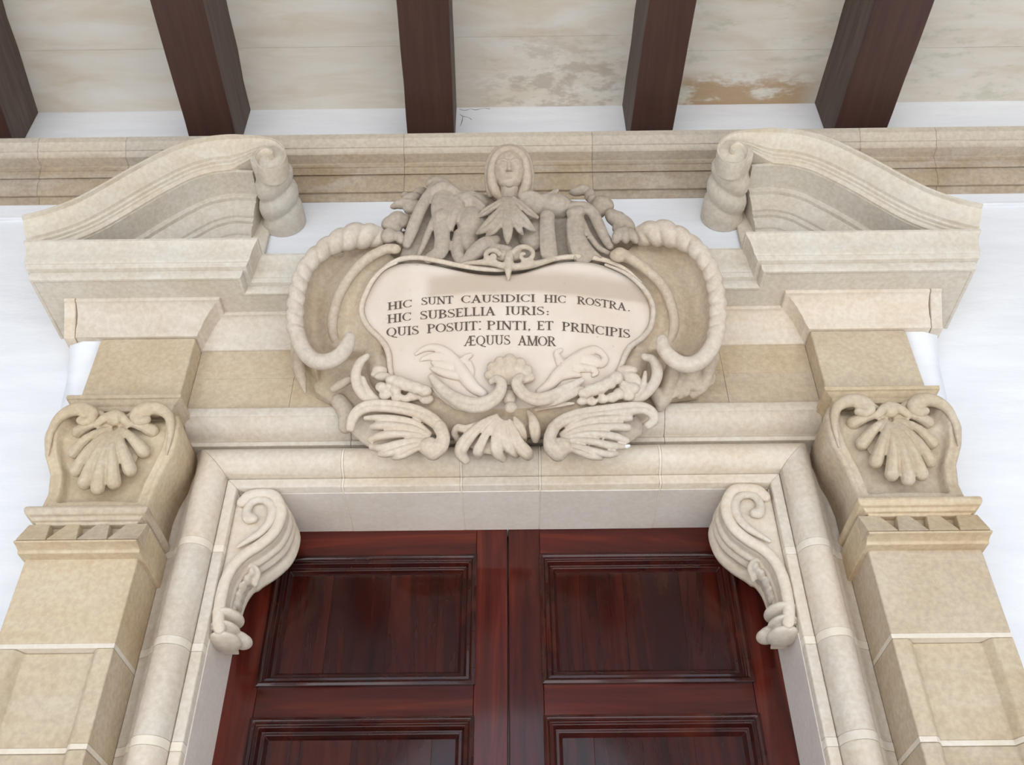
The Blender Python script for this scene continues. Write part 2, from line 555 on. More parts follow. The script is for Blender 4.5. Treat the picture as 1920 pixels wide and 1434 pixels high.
# string course under the beams, in separate stones
def sz(py, Y): return P(100, py, Y).z
sp = [(YW+0.05, sz(384, -.105)), (-.105, sz(384, -.105)), (-.125, sz(370, -.125)), (-.140, sz(367, -.14))]
z1, z2 = sz(362, -.148), sz(337, -.165)
sp += [(-.148, z1), (-.168, (z1+z2)/2), (-.170, z2), (-.180, sz(334, -.180)), (-.186, sz(322, -.186))]
zs = sz(313, -.192)
sp += [(-.192, sz(320, -.192)), (-.192, zs), (-.238, zs), (-.242, zs+0.012), (-.246, sz(289, -.246)), (-.252, sz(285, -.252))]
za, zb_ = sz(283, -.258), sz(268, -.275)
sp += [(-.258, za), (-.262, (za*0.6+zb_*0.4)), (-.270, zb_*0.8+za*0.2), (-.278, zb_), (-.280, sz(258, -.280)), (YW+0.05, sz(258, -.280)+0.02)]
trim = empty('trim_1', (0, YW, sp[0][1]), kind='structure')
cuts = [-4.5, -3.6, -2.9]+[P(x, 320, -.2).x for x in (72, 236, 390, 757, 1112, 1372, 1620, 1765)]+[2.9, 3.7, 4.5]
for a, c in zip(cuts[:-1], cuts[1:]):
    from_bm('string_course_stone', ext_x(sp, a+0.0003, c-0.0003), STONE_OCHRE, trim, bevel=0.0012, seg=1)
# white plaster fillet below it, to each side of the portal
for k, (a, c, py, px) in enumerate(((-4.5, -1.60, 411, 10), (1.62, 4.5, 383, 1900))):
    z0 = P(px, py, YW-0.01).z
    bm = ext_x([(YW+0.05, z0), (YW-0.014, z0), (YW-0.014, z0+0.012), (YW-0.006, z0+0.02), (YW-0.004, sp[0][1]+0.01), (YW+0.05, sp[0][1]+0.01)], a, c)
    tag(from_bm('trim_%d' % (k+2), bm, PLASTER, bevel=0.003, base=(a, YW, z0)), kind='structure')

# ================================================================== the double door
YD = 0.20
def dx(px, py): return P(px, py, YD).x
def dz(px, py): return P(px, py, YD).z
DTOP, SPLIT = 3.42, 0.011
def moulding(bm, x0, x1, z0, z1, prof):
    "mitred frame moulding: prof = (inward, y)"
    rr = []
    for cx, cz, sx, sz_ in ((x0, z0, 1, 1), (x1, z0, -1, 1), (x1, z1, -1, -1), (x0, z1, 1, -1), (x0, z0, 1, 1)):
        rr.append([Vector((cx+sx*a, y, cz+sz_*a)) for a, y in prof])
    rings(bm, rr, cap=False)
zt, zb1 = 3.301, 2.842
rows = [(zb1, zt), (1.98, 2.735), (1.12, 1.86), (0.22, 1.0)]
def leaf(name, x0, x1, mx0, mx1):
    d = empty(name, ((x0+x1)/2, YD, 0), kind='structure')
    for a, c in ((x0, mx0), (mx1, x1)):
        bm = bmesh.new(); box(bm, a, c, YD, YD+0.06, 0.0, DTOP)
        from_bm('stile', bm, WOOD_V, d, bevel=0.003)
    zz = [0.0]+[v for r in reversed(rows) for v in r]+[DTOP]
    for a, c in zip(zz[0::2], zz[1::2]):
        bm = bmesh.new(); box(bm, mx0+0.0006, mx1-0.0006, YD+0.0008, YD+0.06, a, c)
        from_bm('rail', bm, WOOD_H, d, bevel=0.002)
    prof = [(-0.004, YD+0.01), (-0.004, YD-0.012), (0.006, YD-0.016), (0.012, YD-0.012), (0.016, YD-0.004), (0.026, YD-0.006), (0.031, YD+0.004),
            (0.034, YD+0.012), (0.044, YD+0.012), (0.050, YD+0.022), (0.056, YD+0.030), (0.056, YD+0.05), (-0.004, YD+0.05)]
    for k, (a, c) in enumerate(rows):
        bm = bmesh.new(); moulding(bm, mx0, mx1, a, c, prof)
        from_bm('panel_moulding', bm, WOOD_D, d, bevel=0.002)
        w4 = (mx1-mx0)/4.0
        xs = [mx0+0.02] + [mx0+w4*(i+1)+random.uniform(-0.05, 0.05) for i in range(3)] + [mx1-0.02]
        for p, q in zip(xs[:-1], xs[1:]):
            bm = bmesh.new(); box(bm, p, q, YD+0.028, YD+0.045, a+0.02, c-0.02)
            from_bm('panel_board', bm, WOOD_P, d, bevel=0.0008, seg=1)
    return d
d1 = leaf('door_1', -0.905, SPLIT-0.0025, -0.783, -0.098)
d2 = leaf('door_2', SPLIT+0.0025, 0.905, 0.122, 0.783)
tag(d1, 'left leaf of the varnished red-brown double door'); tag(d2, 'right leaf of the varnished red-brown double door')
bm = bmesh.new(); box(bm, SPLIT-0.03, SPLIT+0.03, YD+0.05, YD+0.075, 0, DTOP)
from_bm('meeting_strip', bm, WOOD_V, d1)
bm = bmesh.new(); box(bm, -1.418, 1.418, YD+0.08, 0.34, 0, 4.098)
tag(from_bm('wall_inner', bm, PLASTER, base=(0, 0.3, 0)), kind='structure')

# ================================================================== stone surround of the door opening
EX, EZ = 0.884, 3.408
prof = [(0.0, 0.26), (0.0, -0.076), (0.003, -0.080), (0.034, -0.080), (0.037, -0.070)]
prof += [(0.091+0.053*math.cos(math.radians(a)), -0.080-0.058*math.sin(math.radians(a))) for a in range(170, 5, -15)]
prof += [(0.146, -0.072), (0.158, -0.068), (0.170, -0.050), (0.190, -0.038), (0.202, -0.034), (0.202, 0.26)]
surround = empty('door_surround', (0, 0, 0), 'pale limestone architrave with thick roll moulding framing the red-brown double door', 'door surround')
def jamb(s, z0, z1, mitre=False, mat=STONE_CREAM, grow=0.0, name='jamb_stone'):
    bm = bmesh.new()
    lo = [Vector((s*(EX+o), y-(grow if y < 0.1 else 0), z0)) for o, y in prof]
    hi = [Vector((s*(EX+o), y-(grow if y < 0.1 else 0), (EZ+o) if mitre else z1)) for o, y in prof]
    rings(bm, [lo, hi])
    return from_bm(name, bm, mat, surround, bevel=0.0025, seg=1, ang=50)
def lintel(x0, x1, m0=False, m1=False, mat=STONE_CREAM, grow=0.0, name='lintel_stone'):
    bm = bmesh.new()
    a = [Vector((-(EX+o) if m0 else x0, y-(grow if y < 0.1 else 0), EZ+o)) for o, y in prof]
    c = [Vector(((EX+o) if m1 else x1, y-(grow if y < 0.1 else 0), EZ+o)) for o, y in prof]
    rings(bm, [a, c])
    return from_bm(name, bm, mat, surround, bevel=0.0025, seg=1, ang=50)
for s, js in ((-1, (P(385, 1022, -.1).z, P(325, 1208, -.1).z, P(275, 1395, -.1).z)), (1, (P(1530, 1025, -.1).z, P(1570, 1193, -.1).z, P(1615, 1385, -.1).z))):
    zz = [0.0, 0.55, 1.05, 1.55, 2.05]+[*reversed(js)]
    h = 0.013
    for k, (a, c) in enumerate(zip(zz[:-1], zz[1:])):
        jamb(s, a+(h if k else 0), c-h)
        jamb(s, c-h, c+h, mat=MORTAR, grow=0.0015, name='mortar_joint')
    jamb(s, zz[-1]+h, 0, True)
lx = [P(x, 950, 0.05).x for x in (652, 868, 1012, 1232)]
xs = [None]+lx+[None]
for k in range(5):
    a = None if k == 0 else xs[k]+0.004
    c = None if k == 4 else xs[k+1]-0.004
    lintel(a if a is not None else 0, c if c is not None else 0, k == 0, k == 4)
for x in lx: lintel(x-0.004, x+0.004, mat=MORTAR, name='mortar_joint')
# paler lining of the reveal and soffit (thin pale skin behind the front fillet)
for s in (-1, 1):
    bm = bmesh.new(); box(bm, min(s*(EX-0.003), s*(EX+0.01)), max(s*(EX-0.003), s*(EX+0.01)), -0.045, YD, 0, EZ-0.002)
    from_bm('reveal_lining', bm, STONE_LILAC, surround, bevel=0.002, seg=1)
ls = [-EX]+lx+[EX]
for a, c in zip(ls[:-1], ls[1:]):
    bm = bmesh.new(); box(bm, a+0.0006, c-0.0006, -0.045, YD, EZ-0.002-random.uniform(0, 0.0012), EZ+0.01)
    from_bm('soffit_stone', bm, STONE_LILAC, surround, bevel=0.003, seg=1)
# frieze band above the roll
def bz(py, Y): return P(480, py, Y).z
yb = [(-0.02, bz(836, -.095)), (-.095, bz(836, -.095)), (-.098, bz(829, -.098)), (-.088, bz(827, -.088)+0.003)]
za, zb_ = bz(824, -.094), bz(784, -.160)
yb += [(-.094, za), (-.128, za+0.3*(zb_-za)), (-.150, za+0.65*(zb_-za)), (-.160, zb_), (-.170, zb_+0.004), (-.172, bz(768, -.172)), (-.168, bz(766, -.168)+0.004), (-0.02, bz(766, -.168)+0.02)]
ZBAND = yb[-2][1]
for a, c in ((-1.085, -0.52), (-0.52, 0.04), (0.04, 0.55), (0.55, 1.085)):
    from_bm('band_stone', ext_x(yb, a+0.0004, c-0.0004), STONE_CREAM, surround, bevel=0.004, seg=2)

# ================================================================== pilasters with shell consoles
PX0, PX1, YP = 1.087, 1.425, -0.22
XC = 1.252
def lobe_shell(bm, o, R, n, a0, a1, Y, r0, r1, sx=1.0, bulge=0.02, curl=0.0):
    "scallop: tapering lobes fanning from the hinge o=(x,z); angles in degrees from straight down, clockwise seen from the front"
    for i in range(n):
        a = math.radians(a0+(a1-a0)*i/(n-1))
        L = R*(1-0.16*(abs(a)/PI)**1.2)
        pts = []
        for k in range(6):
            t = k/5
            x = o[0]+sx*math.sin(a)*L*(0.14+0.86*t)
            z = o[1]-math.cos(a)*L*(0.14+0.86*t)
            y = Y-bulge*math.sin(PI*min(t*0.95, 1))-curl*t*t
            pts.append(Vector((x, y, z, r0+(r1-r0)*t)))
        tube(bm, pts, 1.1, 10)
labs = {-1: ('pale limestone pilaster left of the door, with scallop shell console', 'left'), 1: ('pale limestone pilaster right of the door, with scallop shell console', 'right')}
for s in (-1, 1):
    pil = empty('stone_pilaster', (s*XC, YP, 0), labs[s][0], 'pilaster', 'pilasters flanking the door')
    # shaft in courses; below the first joint the face carries a sunk panel
    j1 = P(100 if s < 0 else 1760, 1210 if s < 0 else 1190, YP).z
    j2 = P(80 if s < 0 else 1800, 1405 if s < 0 else 1390, YP).z
    full = [(PX0, -0.02), (PX0, YP), (PX1, YP), (PX1, -0.02)]
    pa, pb, bv, dp = 1.132, 1.368, 0.022, 0.032
    sunk = [(PX0, -0.02), (PX0, YP), (pa, YP), (pa+bv*0.4, YP+dp*0.25), (pa+bv, YP+dp), (pb-bv, YP+dp), (pb-bv*0.4, YP+dp*0.25), (pb, YP), (PX1, YP), (PX1, -0.02)]
    mir = lambda pr: [(s*x, y) for x, y in pr]
    ztop = zr(1035, YP, 200)
    from_bm('shaft_stone', ext_z(mir(full), j1+0.006, ztop), STONE, pil, bevel=0.005)
    from_bm('mortar_joint', ext_z(mir([(PX0+.001, -0.02), (PX0+.001, YP+.002), (PX1-.001, YP+.002), (PX1-.001, -0.02)]), j1-0.008, j1+0.006), MORTAR, pil)
    zz = [j1-0.008, j2, 1.95, 1.45, 0.95, 0.45]
    for a, c in zip(zz[1:], zz[:-1]):
        from_bm('shaft_stone', ext_z(mir(sunk), a+(0.014 if a == j2 else 0.0006), c), STONE, pil, bevel=0.005)
    from_bm('mortar_joint', ext_z(mir([(x, y-0.001) for x, y in sunk]), j2-0.0, j2+0.014), MORTAR, pil)
    from_bm('shaft_stone', ext_z(mir(full), 0.0, 0.4494), STONE, pil, bevel=0.005)
    # ledge with four wedge drops
    lx0, lx1 = 1.135, 1.385
    path = [(lx0, -0.03), (lx0, YP), (lx1, YP), (lx1, -0.03)]
    path = [(s*x, y) for x, y in path]
    # keep outward on the right-hand side of the direction of travel
    path = path if s > 0 else path[::-1]
    zl = zr(947, -.28, 200)
    pr = [(-.04, zl), (.060, zl), (.064, zl-0.012), (.058, zl-0.026), (.044, zl-0.032), (.042, zl-0.040), (.030, zl-0.042), (.030, zl-0.050), (-.04, zl-0.050)]
    if s > 0: path = [(x, y) for x, y in path]
    def ps(pth, pf):
        # mirrored pilaster: travel left to right as seen
        pth = sorted_path(pth)
        return plan_sweep(pth, pf)
    def sorted_path(pth):
        a = pth[0][0]+pth[1][0]
        c = pth[-1][0]+pth[-2][0]
        return pth if a < c else pth[::-1]
    from_bm('ledge_moulding', ps(path, pr), STONE, pil, bevel=0.004)
    zg0, zg1 = zl-0.047, zr(1011, -.30, 200)
    ex0, ex1 = 1.072, 1.434
    bm = ext_x([(YP+y_, z) for y_, z in [(.19, zg0), (-.006, zg0), (-.010, zg1+0.004), (-.072, zg1+0.004), (-.080, zg1-0.001), (-.078, zg1-0.006), (-.056, zg1-0.007), (-.040, zg1-0.012), (-.036, zg1-0.020), (.19, zg1-0.020)]], min(s*ex0, s*ex1), max(s*ex0, s*ex1))
    from_bm('ledge_fillet', bm, STONE, pil, bevel=0.003)
    gx0, gx1 = ex0+0.001, ex1-0.001
    gw = (gx1-gx0)/4
    for k in range(4):
        a, c = gx0+gw*k, gx0+gw*(k+1)
        il = 0.0 if k == 0 else 0.026
        ir = 0.0 if k == 3 else 0.026
        sl0 = 0.0
        sl1 = 0.0
        bm = bmesh.new()
        hi = [(a+il+sl0, YP+.03), (a+il+sl0, YP-.030), (c-ir-sl1, YP-.030), (c-ir-sl1, YP+.03)]
        lo = [(a, YP+.03), (a, YP-.074), (c, YP-.074), (c, YP+.03)]
        rings(bm, [[Vector((s*x, y, zg0)) for x, y in hi], [Vector((s*x, y, zg1+0.006)) for x, y in lo]])
        from_bm('wedge_drop', bm, STONE, pil, bevel=0.003)
    # console: lyre outline, S-shaped front, sunk field with raised border
    HW = [(3.16, .170), (3.22, .168), (3.30, .166), (3.38, .178), (3.45, .205), (3.51, .216), (3.57, .212), (3.61, .196), (3.645, .176)]
    YF = [(3.16, -.262), (3.22, -.250), (3.30, -.240), (3.38, -.246), (3.46, -.272), (3.53, -.292), (3.59, -.290), (3.62, -.272), (3.645, -.24)]
    sq = lambda z: 3.22+(z-3.22)*0.875
    HW = [(sq(z), v) for z, v in HW]; YF = [(sq(z), v) for z, v in YF]
    def lut(T, z):
        for (z0, v0), (z1, v1) in zip(T[:-1], T[1:]):
            if z <= z1:
                t = max(0, (z-z0)/(z1-z0)); t = t*t*(3-2*t) if False else t
                return v0+(v1-v0)*t
        return T[-1][1]
    con = empty('console', (0, 0, 3.2)); con.parent = pil; con.location = (0, 0, 3.2)
    bm = bmesh.new()
    nu, nv = 60, 64
    rows_ = []
    for iv in range(nv+1):
        z = zl-0.004+(sq(3.640)-zl+0.004)*iv/nv
        hw, yf = lut(HW, z), lut(YF, z)
        row = []
        row.append(Vector((s*(XC-hw), -0.036, z)))
        for iu in range(nu+1):
            u = -1+2*iu/nu
            e = (1-abs(u))*hw            # distance from the side
            d = 0.0
            if e < 0.010: d = 0.010*(1-e/0.010)**2
            zlow = z-(zl+0.028+0.012*(1-u*u))
            sunk_ = min(max((e-0.040)/0.012, 0), 1)*min(max(zlow/0.012, 0), 1)
            groove = -0.006*math.exp(-((e-0.024)/0.006)**2)
            d += 0.034*sunk_-groove
            row.append(Vector((s*(XC+u*hw), yf+d, z)))
        row.append(Vector((s*(XC+hw), -0.036, z)))
        rows_.append(row)
    rings(bm, rows_)
    o = from_bm('console_body', bm, STONE, pil, sm=True)
    o.name = 'console_body'
    con_body = o
    bpy.data.objects.remove(con)
    for q in (-1, 1):
        bm = bmesh.new()
        # border scrolls curling in beside the shell hinge
        pts = [(.188, -.268, 3.44), (.192, -.292, 3.52), (.176, -.302, 3.585), (.135, -.306, 3.617), (.090, -.306, 3.612), (.068, -.302, 3.585), (.085, -.300, 3.562), (.108, -.300, 3.572)]
        rad = [.004, .012, .017, .022, .024, .020, .016, .014]
        tube(bm, cr([Vector((s*XC+q*x, y, sq(z), r)) for (x, y, z), r in zip(pts, rad)], 34), 0.9, 12)
        sculpt('console_scroll', bm, STONE, con_body, 0.0045, 2)
    bm = bmesh.new()
    blob(bm, (s*XC, -.246, sq(3.49)), (.100, .026, .115))
    lobe_shell(bm, (s*XC, sq(3.575)), .240, 11, -106, 106, -.272, .007, .0225, 0.53, 0.020, -0.012)
    blob(bm, (s*XC, -.290, sq(3.590)), (.034, .024, .030))
    for q in (-1, 1):
        tube(bm, cr([Vector((s*XC+q*.005, -.30, sq(3.60), .014)), Vector((s*XC+q*.03, -.305, sq(3.575), .015)), Vector((s*XC+q*.052, -.296, sq(3.555), .012))], 8), 0.8, 10)
    sculpt('scallop_shell', bm, STONE, con_body, 0.003, 1)
    # abacus and the frieze block above it
    za_ = zr(739, -.28, 200)
    path2 = sorted_path([(s*1.125, -0.03), (s*1.125, YP), (s*1.385, YP), (s*1.385, -0.03)])
    bm = plan_sweep(path2, [(-.04, za_-0.05), (.030, za_-0.05), (.034, za_-0.040), (.034, za_-0.034), (.044, za_-0.028), (.052, za_-0.018), (.060, za_-0.016), (.061, za_-0.002), (.056, za_), (0.0, za_+0.012), (-.04, za_+0.012)])
    from_bm('capital_moulding', bm, STONE, pil, bevel=0.003)
    bm = bmesh.new(); box(bm, min(s*1.094, s*1.432), max(s*1.094, s*1.432), YP, -0.03, za_-0.02, zr(634, -.22)-0.0005)
    from_bm('frieze_block', bm, STONE, pil, bevel=0.006)
    bm = bmesh.new(); box(bm, min(s*1.0875, s*1.4245), max(s*1.0875, s*1.4245), YP+0.015, -0.03, ztop-0.002, za_-0.001)
    from_bm('pilaster_core', bm, STONE, pil)

# ================================================================== entablature
entab = empty('entablature', (0, -0.14, 3.66), 'pale limestone entablature breaking forward over both pilasters, behind the cartouche', 'entablature')
OX, IX, YB, YCN = 1.435, 1.098, -0.22, -0.142
def epath(ox): return [(-ox, YW), (-ox, YB), (-IX, YB), (-IX, YCN), (IX, YCN), (IX, YB), (ox, YB), (ox, YW)]
def split3(pth, cut=0.67):
    h = len(pth)//2
    return [pth[:h]+[(-cut, YCN)], [(cut, YCN)]+pth[h:]]
za, zb_ = zr(620, -.24), zr(567, -.30)
low = [(-.03, zr(634, -.22)), (.002, zr(634, -.22)), (.010, zr(631, -.23)), (.016, za-0.004), (.022, za), (.024, za+0.006), (.030, za+.35*(zb_-za)), (.048, za+.72*(zb_-za)), (.074, zb_-0.003), (.082, zb_), (.090, zb_+0.002), (.091, zr(557, -.311)), (-.03, zr(557, -.311))]
LX = 1.522
for pth in split3([(-LX, YB)]+epath(OX)[2:-2]+[(LX, YB)]):
    if len(pth) == 5: pth = pth[1:] if pth[0][0] == pth[1][0] else pth
    from_bm('architrave_moulding', plan_sweep(pth, low), STONE_CREAM, entab, bevel=0.003)
zso = zr(557, -.311)
z1, z2, z3, z4 = zr(509, -.41), zr(494, -.426), zr(489, -.432), zr(448, -.45)
cor = [(-.03, zso-0.001), (.172, zso-0.001), (.174, zso-0.004), (.184, zso-0.004), (.190, zso+0.006), (.190, z1), (.186, z1+0.003), (.202, z1+0.007), (.208, z2), (.206, z2+0.003), (.212, z3+0.004),
       (.213, z3+.3*(z4-z3)), (.218, z3+.6*(z4-z3)), (.228, z4-0.014), (.232, z4-0.012), (.232, z4), (-.03, z4+0.004)]
for pth in split3(epath(1.468)):
    from_bm('cornice_stone', plan_sweep(pth, cor), STONE_GREY, entab, bevel=0.004)
ZCOR = z4
for s in (-1, 1):   # plain slab closing the outer end of the architrave
    lo_, hi_ = low[1], low[-2]
    ch = [(0.12, lo_[1]), (YB-0.004, lo_[1]), (YB-0.012, lo_[1]+0.012), (YB-0.078, hi_[1]-0.014), (YB-0.092, hi_[1]-0.01), (YB-0.093, hi_[1]), (YW, hi_[1])]
    ch[0] = (YW, lo_[1])
    from_bm('end_slab', ext_x(ch, min(s*(LX+.003), s*1.566), max(s*(LX+.003), s*1.566)), STONE_CREAM, entab, bevel=0.004)
    bm = bmesh.new(); box(bm, min(s*1.40, s*(LX+.001)), max(s*1.40, s*(LX+.001)), YB+0.004, YW, low[0][1]+0.004, zso-0.004)
    from_bm('architrave_core', bm, STONE_CREAM, entab)
zf = zr(634, -.22)
# lime plaster built up under the overhanging ends of the architrave
for k, s in enumerate((-1, 1)):
    bm = bmesh.new()
    rr = []
    for x, dy in ((1.426, 0.0), (1.50, 0.0), (1.555, 0.02)):
        rr.append([Vector((s*x, YW+0.02, zf-0.26)), Vector((s*x, YW-0.005, zf-0.22)), Vector((s*x, YW-0.05+dy, zf-0.10)), Vector((s*x, YB+0.012+dy, zf-0.004)), Vector((s*x, YB+0.012+dy, zf+0.002)), Vector((s*x, YW+0.02, zf+0.002))])
    rings(bm, rr)
    tag(from_bm('trim_%d' % (k+4), bm, PLASTER, sm=True, base=(s*1.49, YW, zf-0.1)), kind='structure')
fx = [-1.093, -0.74, -0.2, 0.3, 0.78, 1.093]
for a, c in zip(fx[:-1], fx[1:]):
    zm = 3.83 if a not in (-0.74, 0.3) else 3.845
    for z0, z1_ in ((ZBAND-0.03, zm), (zm, zso)):
        bm = bmesh.new(); box(bm, a+0.0004, c-0.0004, YCN+random.uniform(0, 0.0015), 0.0, z0+0.0004, z1_-0.0004)
        from_bm('field_stone', bm, STONE, entab, bevel=0.0008, seg=1)
# ================================================================== broken pediment scrolls
rk = [(41, 402), (91, 389), (141, 370), (188, 345), (235, 318), (282, 293), (329, 271), (377, 257), (424, 251), (464, 252), (492, 255.5), (516, 262), (532, 276), (537, 292), (531, 308), (516, 318.5), (498, 320), (483, 312), (478, 298), (484, 286), (496, 279.5), (508, 282), (513, 290), (508, 296)]
RY = -0.45
pts = [P(px, py, RY) for px, py in rk]
top = [Vector((p.x, p.z)) for p in pts]
top[0] = Vector((-1.752, top[0].y))
def c2(pl, n): return [Vector((v[0], v[1])) for v in cr([Vector((p.x, p.y, 0)) for p in pl], n)]
def rake(s, prof, k1, name, par, mat, n=70, wrap=False, end=None):
    path = c2(top[:k1]+([Vector((end.x, end.z))] if end else []), n)
    L = [0.0]
    for p, q in zip(path[:-1], path[1:]): L.append(L[-1]+(q-p).length)
    s0 = None
    if wrap:
        best = min(range(len(path)), key=lambda i: (path[i]-top[9]).length)
        s0 = L[best]
    rr = []
    for i, p in enumerate(path):
        t = (path[min(i+1, len(path)-1)]-path[max(i-1, 0)]).normalized()
        nm = Vector((t.y, -t.x))                       # downwards
        if i == 0: nm = Vector((0.15, -1.0)).normalized()
        f, dy = 1.0, 0.0
        if wrap and L[i] > s0-0.09:
            u = min(1.0, (L[i]-s0+0.09)/0.20)
            f = 1.0-0.72*u*u*(3-2*u)
            u2 = (L[i]-s0)/(L[-1]-s0)
            if u2 > 0: f *= 1-0.35*u2; dy = -0.012*u2
        ring = []
        for a, y in prof:
            q = p+nm*(a*f)
            yy = y if not wrap or y > -0.2 else -0.45+(y+0.45)*(0.3+0.7*f)+dy
            if wrap and f < 0.9 and y > -0.2: yy = -0.38*(1-f)+y*f if f > 0.5 else -0.38
            ring.append(Vector((s*-1*max(q.x, -1.752), yy, max(q.y, ZCOR+0.001))))
        rr.append(ring)
    bm = bmesh.new()
    rings(bm, rr)
    bmesh.ops.remove_doubles(bm, verts=bm.verts, dist=0.0002)
    return from_bm(name, bm, mat, par, bevel=0.002, ang=24)
YTY = -0.165
pa_ = [(0.0, YW), (0.0, -.445), (0.003, -.45), (0.015, -.45), (0.017, -.436), (0.022, -.434), (0.032, -.430), (0.045, -.418), (0.056, -.402), (0.064, -.392), (0.066, -.380), (0.076, -.378), (0.078, -.368), (0.084, -.366), (0.086, -.358), (0.096, -.356), (0.100, -.352), (0.100, YW)]
pb_ = [(0.09, YW), (0.09, -.345), (0.102, -.342), (0.106, -.248), (0.108, -.238), (0.130, -.236), (0.132, -.222), (0.142, -.220), (0.160, -.212), (0.178, -.198), (0.186, -.190), (0.188, -.180), (0.206, -.178), (0.208, -.166), (0.222, -.164), (0.236, -.156), (0.244, -.146), (0.246, -.138), (0.268, -.136), (0.27, -.126), (0.42, -.126), (0.42, YW)]
VC = P(502, 289, RY)
for s, lab in ((-1, 'broken pediment scroll of pale limestone left of the carved head'), (1, 'broken pediment scroll of pale limestone right of the carved head')):
    q = -s                                            # mirror factor for measured left-hand x
    ped = empty('pediment_scroll', (s*1.4, -0.25, ZCOR), lab, 'pediment', 'broken pediment scrolls')
    rake(s, pa_, len(rk), 'raking_cyma', ped, STONE_GREY, 190, True)
    rake(s, pb_, 10, 'raking_moulding', ped, STONE_GREY, 70, False, P(478, 253, RY))
    # plain block between mouldings and volute
    cx, cz, R = s*abs(VC.x), VC.z, 0.076
    bm = bmesh.new()
    a0, a1 = s*1.20, s*(abs(VC.x)+0.048)
    box(bm, min(a0, a1), max(a0, a1), -0.122, YW, ZCOR+0.001, cz+0.02)
    from_bm('scroll_backing', bm, STONE_GREY, ped, bevel=0.01)
    # volute: rolled rings running back to the wall
    bm = bmesh.new()
    lay = [(-.436, R*0.90), (-.434, R*.93), (-.405, R*0.93), (-.385, R*0.90), (-.370, R*0.88), (-.358, R*0.92), (-.345, R*1.02), (-.325, R*1.06), (-.300, R*1.03), (-.285, R*0.93), (-.275, R*0.93), (-.262, R*1.04), (-.235, R*1.12), (-.205, R*1.09), (-.190, R*1.0), (-.182, R*1.01), (-.165, R*1.12), (-.140, R*1.16), (YW, R*1.16)]
    rr = []
    for y, r in lay:
        tl_ = 0.040*min(max((y+.41)/.08, 0), 1)*min(max((-.115-y)/.05, 0), 1)
        rr.append([Vector((cx+r*math.cos(2*PI*i/48), y+tl_*s*math.cos(2*PI*i/48), cz+r*math.sin(2*PI*i/48))) for i in range(48)])
    rings(bm, rr)
    from_bm('volute_roll', bm, STONE_GREY, ped, bevel=0.004, ang=50)
